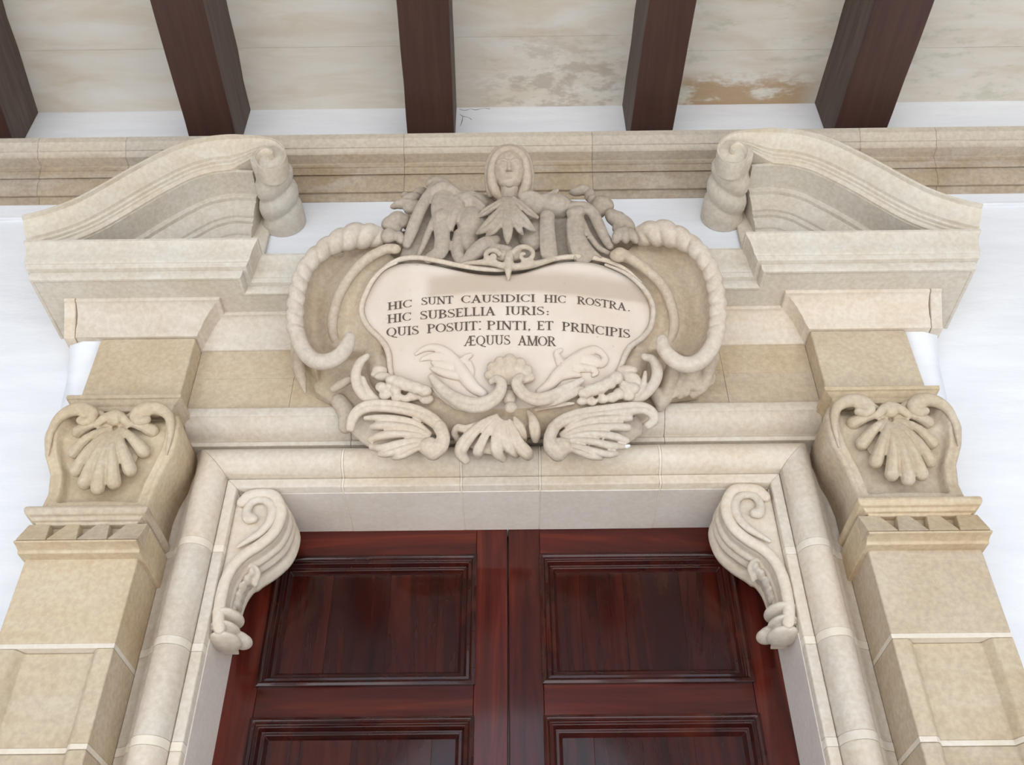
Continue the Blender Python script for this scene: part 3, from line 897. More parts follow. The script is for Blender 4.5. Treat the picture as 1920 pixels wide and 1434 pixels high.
# ================================================================== scroll brackets in the upper corners of the doorway
def bracket(s, lab):
    Y0, Y1 = -0.088, 0.125
    def W(px, py, Y=-0.085):
        p = P(px, py, Y)
        return Vector((s*-1*p.x, Y, p.z))
    b = empty('scroll_bracket', (s*0.86, 0.0, 2.86), lab, 'bracket', 'scroll brackets under the lintel')
    outl = [(446, 934), (463, 919), (490, 914.5), (515, 917), (529, 932), (536, 953), (531, 978), (517, 1002), (490, 1025), (462, 1043), (443, 1063), (431, 1086), (424, 1110), (420, 1134), (418, 1156), (420, 1172)]
    o2 = [Vector((W(*q).x, W(*q).z)) for q in outl]
    sm_ = c2(o2, 60)
    xj = s*(EX-0.001)
    # solid body behind the outline
    bm = bmesh.new()
    poly = [(p.x, p.y) for p in sm_]
    rr = []
    for y in (Y0+0.030, Y1):
        rr.append([Vector((x, y, z)) for x, z in poly]+[Vector((xj, y, z)) for x, z in reversed(poly)])
    vv = [[bm.verts.new(p) for p in r] for r in rr]
    n = len(poly)
    for i in range(n-1):
        j = 2*n-1-i
        for a in (0, 1):
            bm.faces.new((vv[a][i], vv[a][i+1], vv[a][j-1], vv[a][j]))
        bm.faces.new((vv[0][i], vv[1][i], vv[1][i+1], vv[0][i+1]))
        bm.faces.new((vv[0][j], vv[0][j-1], vv[1][j-1], vv[1][j]))
    bm.faces.new((vv[0][0], vv[1][0], vv[1][2*n-1], vv[0][2*n-1]))
    bm.faces.new((vv[0][n-1], vv[0][n], vv[1][n], vv[1][n-1]))
    def inset(k):
        out = []
        for i, p in enumerate(sm_):
            t = (sm_[min(i+1, n-1)]-sm_[max(i-1, 0)]).normalized()
            nm = Vector((t.y, -t.x))*(1 if s < 0 else -1)
            out.append(p+nm*k)
        return out
    # raised front border, running on into the volute
    fr = [Vector((p.x, Y0+0.014, p.y, 0.019)) for p in inset(0.016)]
    tube(bm, fr, 0.8, 12, face=Vector((0, -1, 0)))
    # ribs along the belly
    for y, r, k in ((-0.012, .020, .010), (0.024, .030, .016), (0.098, .034, .018)):
        tube(bm, [Vector((p.x, y, p.y, r*(1 if i < 40 else 0.75))) for i, p in enumerate(inset(k)) if i < 52], 1.0, 10, face=Vector((0, -1, 0)))
    sculpt('bracket_scroll', bm, STONE_CREAM, b, 0.0045, 2)
    bm = bmesh.new()
    spi = [(497, 938, 8), (508, 947, 9), (511, 964, 10), (502, 984, 9), (485, 1001, 8), (464, 1014, 6), (446, 1025, 4)]
    tube(bm, cr([Vector((*W(x, y, Y0+0.014), r*.0017)) for x, y, r in spi], 30), 0.9, 10, face=Vector((0, -1, 0)))
    cur = [(497, 938, 8), (484, 937, 8), (471, 943, 8), (463, 957, 9), (465, 971, 11), (474, 972, 10)]
    tube(bm, cr([Vector((*W(x, y, Y0+0.016), r*.0017)) for x, y, r in cur], 30), 0.9, 10, face=Vector((0, -1, 0)))
    sculpt('bracket_volute', bm, STONE_CREAM, b, 0.0035, 2)
    # leaf on the belly
    bm = bmesh.new()
    z0 = W(462, 1085).z
    lf = [(472, 1076, .02, 9), (462, 1090, .03, 10), (452, 1104, .04, 9), (446, 1120, .05, 8), (442, 1136, .06, 7)]
    for x, y, Y, r in lf:
        p = P(x, y, Y); p.x *= -s
        blob(bm, p, (.020, .05, .022))
        blob(bm, p+Vector((-s*.012, -.03, -.012)), (.014, .03, .015))
    p = P(466, 1080, .0); p.x *= -s
    tube(bm, cr([Vector((p.x+s*.03, -.02, p.z+.01, .008)), Vector((p.x, -.03, p.z+.025, .010)), Vector((p.x-s*.03, -.01, p.z+.01, .010)), Vector((p.x-s*.02, .02, p.z-.02, .009))], 14), 1, 10)
    sculpt('bracket_leaf', bm, STONE_CREAM, b, 0.004, 2)
    # small scrolled foot
    bm = bmesh.new()
    for x, y, Y, rx, rz, ry in ((426, 1160, -.02, .052, .019, .070), (422, 1182, -.02, .047, .016, .066), (422, 1203, -.01, .050, .018, .066), (440, 1198, .03, .046, .020, .050), (454, 1203, .04, .032, .020, .042), (420, 1181, 0, .034, .05, .05)):
        c = P(x, y, Y); c.x *= -s
        blob(bm, c, (rx, ry, rz), None, 3)
    sculpt('bracket_foot', bm, STONE_CREAM, b, 0.0032, 1)
bracket(-1, 'carved scroll bracket in the upper left corner of the doorway')
bracket(1, 'carved scroll bracket in the upper right corner of the doorway')

# ================================================================== cartouche
cart = empty('cartouche', (0, -0.2, 3.35), 'carved baroque cartouche with Latin inscription and a veiled head on top', 'cartouche')
CM = STONE_PALE
LEAN = True
def YT(x): return -0.295-0.050*max(0.0, 1-(x/0.50)**2)
def on_tab(px, py, off=0.0):
    y = -0.33
    for _ in range(6):
        y = YT(P(px, py, y).x)-off
    return P(px, py, y)
# ---- backing block
bm = bmesh.new()
back = [(705, 436), (655, 440), (612, 462), (582, 490), (566, 530), (562, 590), (566, 650), (580, 700), (590, 732), (612, 745), (640, 765), (664, 790), (700, 812), (760, 822), (830, 810), (880, 790), (955, 786), (1030, 790), (1080, 812), (1150, 818),
        (1185, 805), (1215, 785), (1240, 757), (1275, 742), (1312, 735), (1328, 700), (1336, 640), (1340, 580), (1334, 520), (1315, 480), (1285, 452), (1240, 432), (1195, 436), (1150, 450), (1120, 400), (1060, 378), (955, 372), (850, 366), (812, 356), (770, 430)]
fr = [P(x, y, -.235) for x, y in back]
rings(bm, [fr, [Vector((p.x, -.143, p.z)) for p in fr]])
# ---- dished wings between rope and tablet rim
def wing(bm, curves, n=44, back_y=-0.145):
    cs = [cr([Vector((*P(x, y, Y), 0)) for x, y, Y in c], n) for c in curves]
    rowsf = []
    for i in range(n):
        cp = [Vector(c[i][:3]) for c in cs]
        rowsf.append([Vector(v[:3]) for v in cr([Vector((*v, 0)) for v in cp], 26)])
    full = [r+[Vector((p.x, back_y, p.z)) for p in reversed(r)] for r in rowsf]
    rings(bm, full)
ropeL = [(703, 440), (655, 446), (610, 465), (577, 494), (560, 530), (554, 570), (553, 613), (562, 650), (588, 675)]
ch1L = [(708, 452), (676, 462), (642, 484), (614, 515), (596, 550), (588, 585), (588, 620), (594, 648), (606, 668)]
rdgL = [(725, 466), (703, 476), (676, 498), (652, 527), (636, 560), (626, 592), (624, 618), (630, 640), (638, 655)]
ch2L = [(738, 480), (722, 489), (697, 508), (675, 536), (660, 565), (652, 592), (652, 617), (660, 640), (672, 656)]
rimL = [(750, 492), (735, 497), (712, 512), (693, 540), (682, 568), (680, 592), (690, 612), (706, 630), (720, 646)]
z_ = lambda c, Y: [(x, y, Y) for x, y in c]
wing(bm, [z_(ropeL, -.335), z_(ch1L, -.268), z_(rdgL, -.295), z_(ch2L, -.275), z_(rimL, -.305)])
ropeR = [(1200, 438), (1250, 434), (1296, 455), (1326, 486), (1341, 526), (1346, 572), (1344, 615), (1335, 652), (1308, 676)]
ch1R = [(1190, 452), (1226, 460), (1262, 484), (1290, 515), (1304, 550), (1310, 585), (1308, 618), (1300, 646), (1288, 666)]
rdgR = [(1174, 470), (1195, 484), (1220, 506), (1243, 535), (1257, 565), (1263, 592), (1262, 616), (1256, 638), (1248, 652)]
ch2R = [(1160, 482), (1180, 494), (1204, 516), (1225, 543), (1237, 568), (1241, 592), (1238, 616), (1228, 638), (1215, 655)]
rimR = [(1145, 494), (1164, 503), (1188, 522), (1208, 545), (1219, 568), (1222, 592), (1216, 614), (1202, 632), (1185, 646)]
wing(bm, [z_(ropeR, -.335), z_(ch1R, -.268), z_(rdgR, -.295), z_(ch2R, -.275), z_(rimR, -.305)])
# the lower apron under the tablet
for pts in ([(700, 660), (720, 700), (745, 730), (800, 752), (870, 770), (955, 776), (1040, 770), (1110, 752), (1160, 728), (1180, 700), (1200, 660)],):
    tpx(bm, [(x, y, -.258, 40 if 10 < i_ < 90 and 730 < y else (30 if y > 690 else 18)) for i_, (x, y) in enumerate(pts, 11)], 1.0, 14)
tpx(bm, [(840, 788, -.262, 22), (900, 796, -.27, 26), (960, 798, -.27, 28), (1010, 790, -.27, 24), (1040, 782, -.262, 18)], 0.8)
sculpt('cartouche_body', bm, CM, cart, 0.006, 4)

# ---- tablet
tl = [(955, 512), (927, 514), (890, 511), (854, 504), (817, 496), (780, 491), (744, 494), (718, 506), (699, 528), (687, 550), (680, 573), (681, 592), (690, 610), (707, 628), (721, 645), (729, 666), (731, 688), (738, 706), (770, 722), (820, 738), (890, 752), (955, 756)]
tr = [(1020, 752), (1090, 736), (1140, 716), (1157, 703), (1164, 687), (1172, 667), (1183, 648), (1203, 633), (1217, 614), (1222, 597), (1222, 575), (1215, 556), (1199, 535), (1172, 514), (1135, 497), (1099, 489), (1062, 489), (1030, 494), (1000, 503), (977, 510)]
loop = [(v[0], v[1]) for v in cr([Vector((x, y, 0)) for x, y in tl+tr+[tl[0]]], 140)][:-1]
bm = bmesh.new()
cx_, cy_ = 953, 620
rr = [[], []]
K = 16
grid = []
for k in range(K+1):
    f = k/K
    ring = []
    for x, y in loop:
        px, py = cx_+(x-cx_)*f, cy_+(y-cy_)*f
        p = on_tab(px, py)
        if k >= K-1:
            p.y += 0.0 if k == K-1 else 0.006
        ring.append(p)
    grid.append(ring)
c0 = bm.verts.new(on_tab(cx_, cy_))
gv = [[bm.verts.new(p) for p in r] for r in grid[1:]]
bv_ = [bm.verts.new(Vector((p.x, -.2, p.z))) for p in grid[-1]]
m_ = len(loop)
for i in range(m_):
    j = (i+1) % m_
    bm.faces.new((c0, gv[0][i], gv[0][j]))
    for a, c in zip(gv[:-1], gv[1:]): bm.faces.new((a[i], c[i], c[j], a[j]))
    bm.faces.new((gv[-1][i], bv_[i], bv_[j], gv[-1][j]))
bm.faces.new(bv_)
def tablet_mat():
    m, nt, b = mat_new('inscribed tablet limestone')
    v = pos(nt)
    base = ramp(nt, noise(nt, v, 5, 5, 0.6), [(0.35, (0.68, 0.565, 0.455)), (0.65, (0.74, 0.645, 0.555))])
    x, y, z = sep(nt)
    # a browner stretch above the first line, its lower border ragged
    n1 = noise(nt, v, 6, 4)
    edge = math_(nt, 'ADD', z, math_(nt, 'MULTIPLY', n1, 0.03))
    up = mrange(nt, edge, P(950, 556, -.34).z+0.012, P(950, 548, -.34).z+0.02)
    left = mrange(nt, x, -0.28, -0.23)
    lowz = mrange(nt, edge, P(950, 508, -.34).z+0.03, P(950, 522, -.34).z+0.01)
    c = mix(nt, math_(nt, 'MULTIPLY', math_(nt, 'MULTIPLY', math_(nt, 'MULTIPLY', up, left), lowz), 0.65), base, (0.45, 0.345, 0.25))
    pit = mrange(nt, noise(nt, v, 34, 3, 0.6), 0.66, 0.74)
    c = mix(nt, math_(nt, 'MULTIPLY', pit, 0.35), c, (0.40, 0.32, 0.24))
    nt.links.new(c, b.inputs['Base Color'])
    b.inputs['Roughness'].default_value = 0.85
    bump(nt, b, math_(nt, 'ADD', noise(nt, v, 8, 4), math_(nt, 'MULTIPLY', pit, -0.4)), 0.2, 0.01)
    return m
TABM = tablet_mat()
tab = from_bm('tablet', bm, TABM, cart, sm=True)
# ---- rim
bm = bmesh.new()
def rim(pts, r=5.5, off=0.0):
    w4 = []
    for q in pts:
        x, y = q[0], q[1]
        rr_ = q[2] if len(q) > 2 else r
        p = on_tab(x, y, off)
        w4.append(Vector((p.x, p.y, p.z, rr_*mpp(p))))
    tube(bm, cr(w4, 5*len(pts)), 1.0, 12)
rim([(744, 492, 3), (718, 505, 4), (698, 527, 5), (686, 550, 5.5), (678, 573, 5.5), (679, 592, 5.5), (689, 612, 6), (706, 629, 6), (721, 646, 6), (729, 666, 6), (731, 688, 5.5), (735, 710, 5)])
sculpt('tablet_rim', bm, STONE_FAIR, cart, 0.0042, 2)
bm = bmesh.new()
rim([(1135, 496, 3), (1172, 512, 4), (1200, 534, 5), (1217, 556, 5.5), (1224, 576, 5.5), (1224, 597, 5.5), (1219, 615, 6), (1204, 634, 6), (1183, 649, 6), (1172, 667, 6), (1164, 687, 5.5), (1155, 706, 5)])
sculpt('tablet_rim', bm, STONE_FAIR, cart, 0.0042, 2)
bm = bmesh.new()
# heavier cavetto lip over the top
def lip(pts):
    w4 = []
    for x, y, r in pts:
        p = on_tab(x, y+3, -0.003)
        w4.append(Vector((p.x, p.y, p.z, 0.6*r*mpp(p))))
    tube(bm, cr(w4, 5*len(pts)), 0.75, 12)
lip([(700, 520, 5), (722, 499, 8), (748, 484, 9), (782, 480, 9), (820, 486, 9), (858, 494, 9), (895, 500, 9), (930, 503, 8), (955, 502, 7), (980, 499, 8), (1004, 492, 9), (1032, 484, 9), (1062, 479, 9), (1100, 479, 9), (1138, 486, 9), (1172, 502, 8), (1202, 526, 5)])
sculpt('tablet_rim', bm, STONE_FAIR, cart, 0.0042, 2)
# ---- inner ridges of the wings
bm = bmesh.new()
tpx(bm, [(742, 467, -.325, 10), (725, 467, -.32, 10), (704, 476, -.315, 10), (684, 489, -.312, 10), (667, 505, -.308, 10), (650, 527, -.304, 10), (637, 551, -.300, 10), (628, 577, -.298, 10), (623, 605, -.295, 10), (626, 630, -.29, 9), (636, 650, -.28, 8)])
bpx(bm, 740, 467, -.325, 12, 11, 9)
sculpt('inner_ridge', bm, CM, cart, 0.0042, 2)
bm = bmesh.new()
tpx(bm, [(1162, 478, -.33, 15), (1172, 480, -.322, 12), (1190, 490, -.315, 10), (1211, 505, -.312, 10), (1233, 525, -.306, 10), (1249, 548, -.302, 10), (1259, 575, -.298, 10), (1264, 602, -.295, 10), (1261, 626, -.29, 9), (1252, 648, -.28, 8)])
bpx(bm, 1160, 479, -.33, 18, 16, 10)
sculpt('inner_ridge', bm, CM, cart, 0.0042, 2)

# ---- rope borders: scaled rolls
def rope(pts, s, t_end):
    bm = bmesh.new()
    per = 0.056
    def wv(S, a, t):
        if t > t_end: return 0.96+0.03*math.sin(a*3+S*40)
        ph = (S/per*(0.80+0.4*t)+0.36*math.cos(a+(0 if s < 0 else PI))-0.10*math.sin(a)) % 1.0
        return 0.82+0.26*abs(math.sin(PI*ph))**0.55
    w4 = []
    for px, py, Y, r in pts:
        p = P(px, py, Y)
        w4.append(Vector((p.x, p.y, p.z, r*mpp(p))))
    tube(bm, cr(w4, 260), 0.95, 26, wave=wv)
    return bm
rl = [(706, 444, -.31, 20), (686, 442, -.325, 24), (660, 444, -.34, 24), (634, 453, -.35, 21), (611, 465, -.355, 18), (592, 480, -.36, 17), (577, 497, -.36, 16), (566, 517, -.36, 16), (559, 540, -.36, 16), (555, 565, -.36, 16), (553, 592, -.36, 16), (554, 615, -.36, 16), (560, 637, -.365, 16), (571, 658, -.37, 16), (586, 673, -.375, 16.5), (604, 679, -.38, 16.5), (624, 675, -.38, 16), (641, 662, -.38, 15), (651, 646, -.375, 14), (655, 634, -.37, 12)]
rr_ = [(1206, 441, -.31, 20), (1224, 437, -.325, 24), (1248, 438, -.34, 24), (1272, 446, -.35, 21), (1294, 458, -.355, 18), (1312, 474, -.36, 17), (1325, 493, -.36, 16), (1335, 514, -.36, 16), (1341, 538, -.36, 16), (1345, 563, -.36, 16), (1346, 590, -.36, 16), (1345, 612, -.36, 16), (1340, 635, -.365, 16), (1331, 656, -.37, 16), (1316, 674, -.375, 16.5), (1296, 683, -.38, 16.5), (1275, 681, -.38, 16), (1256, 669, -.38, 15), (1244, 653, -.375, 14), (1241, 638, -.37, 12)]
for pts, s in ((rl, -1), (rr_, 1)):
    sculpt('rope_scroll', rope(pts, s, 0.66), STONE_FAIR, cart, 0.003, 1, 0.3)

# ---- leaf tails below the rope
bm = bmesh.new()
tpx(bm, [(560, 668, -.30, 12), (562, 695, -.29, 11), (568, 718, -.28, 8), (573, 736, -.27, 3)])
tpx(bm, [(553, 640, -.31, 8), (551, 680, -.28, 7), (552, 698, -.26, 4)])
tpx(bm, [(625, 729, -.29, 8), (640, 720, -.30, 9), (654, 712, -.31, 8)])
tpx(bm, [(636, 752, -.24, 16), (650, 775, -.25, 18), (648, 800, -.26, 14)])
sculpt('leaf_tail', bm, CM, cart, 0.0045, 3)
bm = bmesh.new()
tpx(bm, [(1336, 670, -.29, 14), (1326, 700, -.28, 12), (1318, 725, -.27, 10), (1300, 740, -.25, 8)])
tpx(bm, [(1300, 690, -.28, 13), (1290, 718, -.27, 12), (1284, 736, -.26, 9)])
tpx(bm, [(1262, 690, -.29, 14), (1255, 715, -.28, 15), (1248, 745, -.26, 13), (1238, 764, -.25, 9)])
bpx(bm, 1300, 706, -.262, 44, 34, 14)
bpx(bm, 1258, 720, -.255, 26, 34, 14)
tpx(bm, [(1228, 735, -.27, 12), (1238, 755, -.26, 12)])
bpx(bm, 1275, 742, -.25, 9, 7, 7)
sculpt('leaf_tail', bm, CM, cart, 0.0045, 3)

# ---- crown: mantle with straps behind the head
bm = bmesh.new()
man = [(745, 490), (757, 458), (782, 396), (800, 360), (812, 345), (835, 343), (860, 360), (920, 364), (1000, 366), (1040, 372), (1085, 376), (1110, 388), (1124, 410), (1142, 452), (1160, 488), (1060, 496), (955, 506), (850, 500)]
fr = [P(x, y, -.300) for x, y in man]
rings(bm, [fr, [Vector((p.x, -.10, p.z)) for p in fr]])
# left: outer strap, knob, broad inner strap flaring at the foot
tpx(bm, [(818, 348, -.345, 11), (802, 370, -.345, 12), (786, 398, -.34, 12), (773, 430, -.33, 12), (763, 458, -.32, 9)], 0.8)
tpx(bm, [(806, 344, -.34, 9), (820, 340, -.345, 11), (838, 346, -.34, 9)])
tpx(bm, [(816, 358, -.355, 12), (832, 352, -.36, 13), (852, 360, -.355, 11)])
tpx(bm, [(836, 368, -.345, 24), (830, 392, -.35, 23), (828, 420, -.342, 17), (829, 450, -.338, 15), (824, 474, -.332, 15), (802, 486, -.322, 10)], 0.6)
tpx(bm, [(818, 400, -.33, 6), (806, 430, -.33, 7), (794, 460, -.325, 6), (784, 480, -.32, 4)])
bpx(bm, 828, 402, -.358, 15, 18, 9)
# left shoulder and its folds
bpx(bm, 876, 386, -.315, 42, 30, 30)
bpx(bm, 886, 416, -.325, 32, 38, 24)
bpx(bm, 874, 452, -.31, 24, 34, 18)
tpx(bm, [(842, 372, -.345, 10), (860, 384, -.35, 12), (852, 404, -.35, 9), (844, 428, -.34, 7)])
tpx(bm, [(870, 368, -.35, 8), (890, 376, -.358, 8), (906, 388, -.36, 6)])
tpx(bm, [(928, 450, -.345, 12), (908, 460, -.35, 16), (888, 476, -.34, 15), (874, 490, -.33, 10)], 0.8)
tpx(bm, [(862, 440, -.32, 12), (858, 468, -.32, 14), (864, 494, -.32, 11)])
tpx(bm, [(910, 470, -.335, 10), (930, 468, -.34, 12), (952, 472, -.345, 12)], 0.8)
# right shoulder, straps, broad panel
bpx(bm, 1040, 388, -.325, 38, 24, 26)
bpx(bm, 992, 392, -.32, 36, 26, 26)
bpx(bm, 1000, 440, -.31, 30, 44, 18)
tpx(bm, [(978, 368, -.365, 8), (996, 366, -.365, 9), (1014, 372, -.36, 8), (1030, 366, -.355, 6), (1044, 358, -.35, 5)])
tpx(bm, [(1026, 404, -.35, 15), (1026, 430, -.345, 15), (1028, 455, -.34, 16), (1030, 480, -.33, 17)], 0.6)
tpx(bm, [(1015, 404, -.35, 3), (1014, 430, -.35, 3), (1014, 456, -.345, 3), (1016, 478, -.34, 3)])
tpx(bm, [(1072, 388, -.345, 9), (1095, 388, -.345, 11), (1112, 400, -.34, 11), (1122, 420, -.335, 11), (1132, 442, -.325, 10), (1143, 462, -.32, 8)], 0.8)
bpx(bm, 1080, 398, -.352, 20, 14, 11, -18)
bpx(bm, 1094, 394, -.345, 20, 10, 9, 10)
tpx(bm, [(1080, 406, -.338, 16), (1079, 420, -.337, 18), (1079, 440, -.335, 18), (1086, 464, -.328, 22), (1096, 482, -.32, 22)], 0.45)
tpx(bm, [(1066, 416, -.342, 4), (1067, 440, -.342, 4), (1072, 464, -.335, 4), (1078, 484, -.33, 4)])
tpx(bm, [(1092, 414, -.33, 6), (1104, 440, -.33, 6), (1122, 464, -.325, 6), (1140, 474, -.32, 5)], 0.8)
tpx(bm, [(1086, 424, -.335, 4), (1096, 448, -.335, 4), (1112, 470, -.33, 4), (1126, 482, -.325, 3)], 0.8)
sculpt('mantle', bm, STONE_DARK, cart, 0.004, 2)
# ---- hanging festoons of leaves at both shoulders
def festoon(name, parts_):
    bm = bmesh.new()
    for a in parts_: bpx(bm, a[0], a[1], a[2], a[3]*1.2, a[4]*1.2, a[5]*1.2, a[6])
    return sculpt(name, bm, STONE_DARK, cart, 0.0045, 2)
festoon('leaf_festoon', [(786, 362, -.29, 15, 8, 10, -35), (770, 372, -.30, 17, 9, 10, -25), (756, 382, -.31, 18, 8, 9, -10), (774, 388, -.30, 17, 12, 10, -40), (760, 366, -.28, 8, 6, 6, 0), (742, 386, -.30, 10, 5, 6, -20),
                         (742, 412, -.31, 14, 19, 12, 35), (728, 418, -.31, 10, 14, 10, 30), (757, 414, -.30, 11, 15, 10, 10), (729, 442, -.325, 13, 15, 11, 10), (750, 446, -.32, 8, 14, 9, -15), (738, 430, -.30, 14, 14, 10, 0), (775, 415, -.27, 14, 24, 8, 25)])
festoon('leaf_festoon', [(1094, 356, -.29, 14, 8, 10, 10), (1106, 366, -.29, 9, 14, 9, 10), (1082, 360, -.285, 14, 6, 8, 0), (1130, 384, -.31, 19, 16, 14, 30), (1120, 396, -.30, 14, 14, 12, 0), (1150, 408, -.315, 12, 20, 12, -25), (1162, 414, -.32, 14, 22, 12, -20), (1176, 420, -.315, 10, 20, 11, -25),
                         (1158, 442, -.335, 9, 18, 10, 20), (1172, 440, -.34, 8, 20, 10, 0), (1186, 442, -.33, 8, 19, 10, -20), (1166, 428, -.31, 16, 16, 10, 0), (1112, 376, -.30, 10, 10, 10, 0)])
# ---- acanthus collar under the chin
bm = bmesh.new()
for tips in ([(952, 372, 5), (951, 400, 9), (952, 425, 9.5), (952, 446, 7), (952, 458, 2)],
             [(948, 374, 5), (938, 396, 8), (922, 416, 10), (906, 430, 8), (894, 438, 3)],
             [(946, 392, 5), (938, 415, 7), (925, 432, 7), (912, 442, 3)],
             [(946, 372, 4), (930, 384, 6), (912, 396, 7), (894, 408, 3)],
             [(958, 374, 5), (968, 396, 8), (982, 414, 9), (994, 426, 7), (1004, 433, 3)],
             [(960, 394, 5), (966, 412, 7), (974, 430, 6), (980, 440, 3)],
             [(962, 370, 4), (976, 384, 6), (992, 398, 7), (1008, 408, 4)]):
    k = len(tips)
    tpx2(bm, [(x, y, -.388+0.03*(i/(k-1))-0.014*math.sin(PI*i/(k-1)), r) for i, (x, y, r) in enumerate(tips)], 1.0)
bpx(bm, 952, 384, -.35, 26, 16, 16)
sculpt('acanthus_collar', bm, STONE_DARK, cart, 0.003, 0)
# ---- crest scrolls on the rim
bm = bmesh.new()
for c_, q in (((984, 478), 1), ((922, 480), -1)):
    pts = []
    for i in range(40):
        t = i/39
        a = math.radians((200 if q > 0 else -20)+q*(430*t))
        r = (19 if q > 0 else 13)*(1-t)**0.8+2
        pts.append((c_[0]+r*math.cos(a), c_[1]+r*0.8*math.sin(a), -.365-.008*t, 6*(1-0.45*t)))
    tpx(bm, pts, 0.9, 10, m=60)
tpx(bm, [(1040, 486, -.345, 4), (1015, 492, -.355, 6), (990, 498, -.36, 7), (965, 500, -.36, 7)])
tpx(bm, [(866, 494, -.34, 3), (895, 492, -.355, 5), (920, 492, -.36, 7), (948, 500, -.36, 6)])
tpx(bm, [(955, 476, -.36, 8), (954, 490, -.365, 9), (953, 512, -.36, 6), (953, 524, -.352, 3)])
bpx(bm, 952, 480, -.345, 34, 14, 12)
sculpt('crest_scroll', bm, CM, cart, 0.004, 2)

# ---- veiled head, leaning forward over the door
HC = P(955, 322, -.385)
k = mpp(HC)
fwd = Vector((0.0, -0.80, -0.60)); upv = Vector((0.0, -0.60, 0.80)); rt = Vector((1, 0, 0))
HR = Matrix((rt, fwd, upv)).transposed()
def hl(x, y, z): return HC+rt*(x*k)+fwd*(y*k)+upv*(z*k)
def hb(bm, x, y, z, rx, ry, rz, rot=0.0):
    blob(bm, hl(x, y, z), (rx*k, ry*k, rz*k), HR @ Matrix.Rotation(math.radians(rot), 3, 'Y'), 3)
def ht(bm, pts, flat=1.0):
    tube(bm, cr([Vector((*hl(x, y, z), r*k)) for x, y, z, r in pts], 4*len(pts)), flat, 12, face=fwd)
bm = bmesh.new()
hb(bm, 0, 6, 1, 30, 27, 38)             # skull and face
hb(bm, 0, 12, -20, 22, 18, 17)          # jaw
hb(bm, 0, 24, -30, 8, 7, 6)             # chin
hb(bm, -12, 21, -7, 9, 8, 9); hb(bm, 12, 21, -7, 9, 8, 9)     # cheeks
ht(bm, [(-22, 22, 12, 3), (-12, 29.5, 14.5, 3.4), (-4, 31, 11, 3)]); ht(bm, [(22, 22, 12, 3), (12, 29.5, 14.5, 3.4), (4, 31, 11, 3)])  # brows
ht(bm, [(0, 31, 12, 3), (0, 35.5, 3, 3.6), (0, 39.5, -5, 4.4)])   # nose
hb(bm, -4.2, 34.5, -6.5, 3.2, 3, 2.4); hb(bm, 4.2, 34.5, -6.5, 3.2, 3, 2.4)
hb(bm, -11.5, 27.5, 6.5, 5.4, 3.2, 2.6); hb(bm, 11.5, 27.5, 6.5, 5.4, 3.2, 2.6)   # eyes
ht(bm, [(-8, 28.0, -15.5, 1.4), (-3, 30.5, -14.2, 2.0), (0, 30.6, -14.8, 1.9), (3, 30.5, -14.2, 2.0), (8, 28.0, -15.5, 1.4)]); ht(bm, [(-7, 28.0, -17.2, 1.4), (0, 30.4, -18.6, 2.4), (7, 28.0, -17.2, 1.4)])  # lips
head = sculpt('head', bm, STONE_DARK, cart, 0.0026, 1, 0.4)
bm = bmesh.new()
hb(bm, 0, -8, 4, 42, 28, 43)
hb(bm, 0, -14, -34, 40, 22, 26)
for q in (-1, 1):
    ht(bm, [(0, 14, 40, 7), (q*18, 14, 34, 7.5), (q*29, 12, 18, 8), (q*33, 10, -2, 9), (q*32, 9, -22, 10), (q*27, 8, -38, 10), (q*20, 6, -48, 8)])
    ht(bm, [(0, 4, 47, 5), (q*22, 4, 41, 6), (q*36, 2, 22, 6), (q*41, 0, 0, 6), (q*40, 0, -22, 7), (q*36, 0, -42, 7)])
for i in range(9):
    a = math.radians(20+140*i/8)
    hb(bm, 42*math.cos(a), -2, 6+42*math.sin(a), 5, 6, 4)
sculpt('veil', bm, STONE_DARK, head, 0.0035, 2)
bm = bmesh.new()
ht(bm, [(0, 8, -30, 17), (0, 0, -46, 19), (0, -12, -60, 26)])
sculpt('neck', bm, STONE_DARK, head, 0.004, 2)

# ---- acanthus sprays in low relief on the tablet
bm = bmesh.new()
def spray(lists):
    for pts in lists:
        w4 = []
        for x, y, r in pts:
            p = on_tab(x, y, 0.005)
            w4.append(Vector((p.x, p.y, p.z, r*mpp(p))))
        tube(bm, cr(w4, 6*len(pts)), 0.75, 12)
spray([[(906, 738, 9), (888, 726, 12), (872, 706, 14), (862, 690, 13), (852, 674, 10), (836, 660, 9), (816, 652, 8), (796, 654, 6), (780, 664, 3)],
       [(862, 690, 10), (838, 672, 9), (815, 668, 8), (796, 672, 5), (788, 676, 2)],
       [(866, 700, 10), (866, 684, 8), (872, 672, 7), (882, 666, 5)], [(880, 712, 8), (884, 694, 6), (880, 680, 5)],
       [(858, 706, 8), (836, 700, 9), (818, 694, 7), (808, 690, 3)], [(850, 690, 8), (830, 684, 8), (812, 680, 5)]])
sculpt('acanthus_spray', bm, TABM, tab, 0.0034, 0)
bm = bmesh.new()
spray([[(1012, 735, 8), (1030, 722, 11), (1046, 704, 13), (1062, 688, 14), (1080, 674, 13), (1098, 662, 11), (1114, 656, 9), (1126, 660, 7)],
       [(1056, 690, 10), (1048, 674, 8), (1044, 662, 6), (1052, 656, 4)], [(1090, 672, 11), (1110, 676, 11), (1126, 682, 9), (1134, 674, 8), (1130, 664, 6)],
       [(1072, 686, 11), (1092, 690, 9), (1110, 690, 7), (1104, 680, 5)], [(1050, 706, 9), (1072, 702, 8), (1086, 704, 5)], [(1108, 690, 7), (1118, 698, 6), (1112, 704, 4)]])
sculpt('acanthus_spray', bm, TABM, tab, 0.0034, 0)
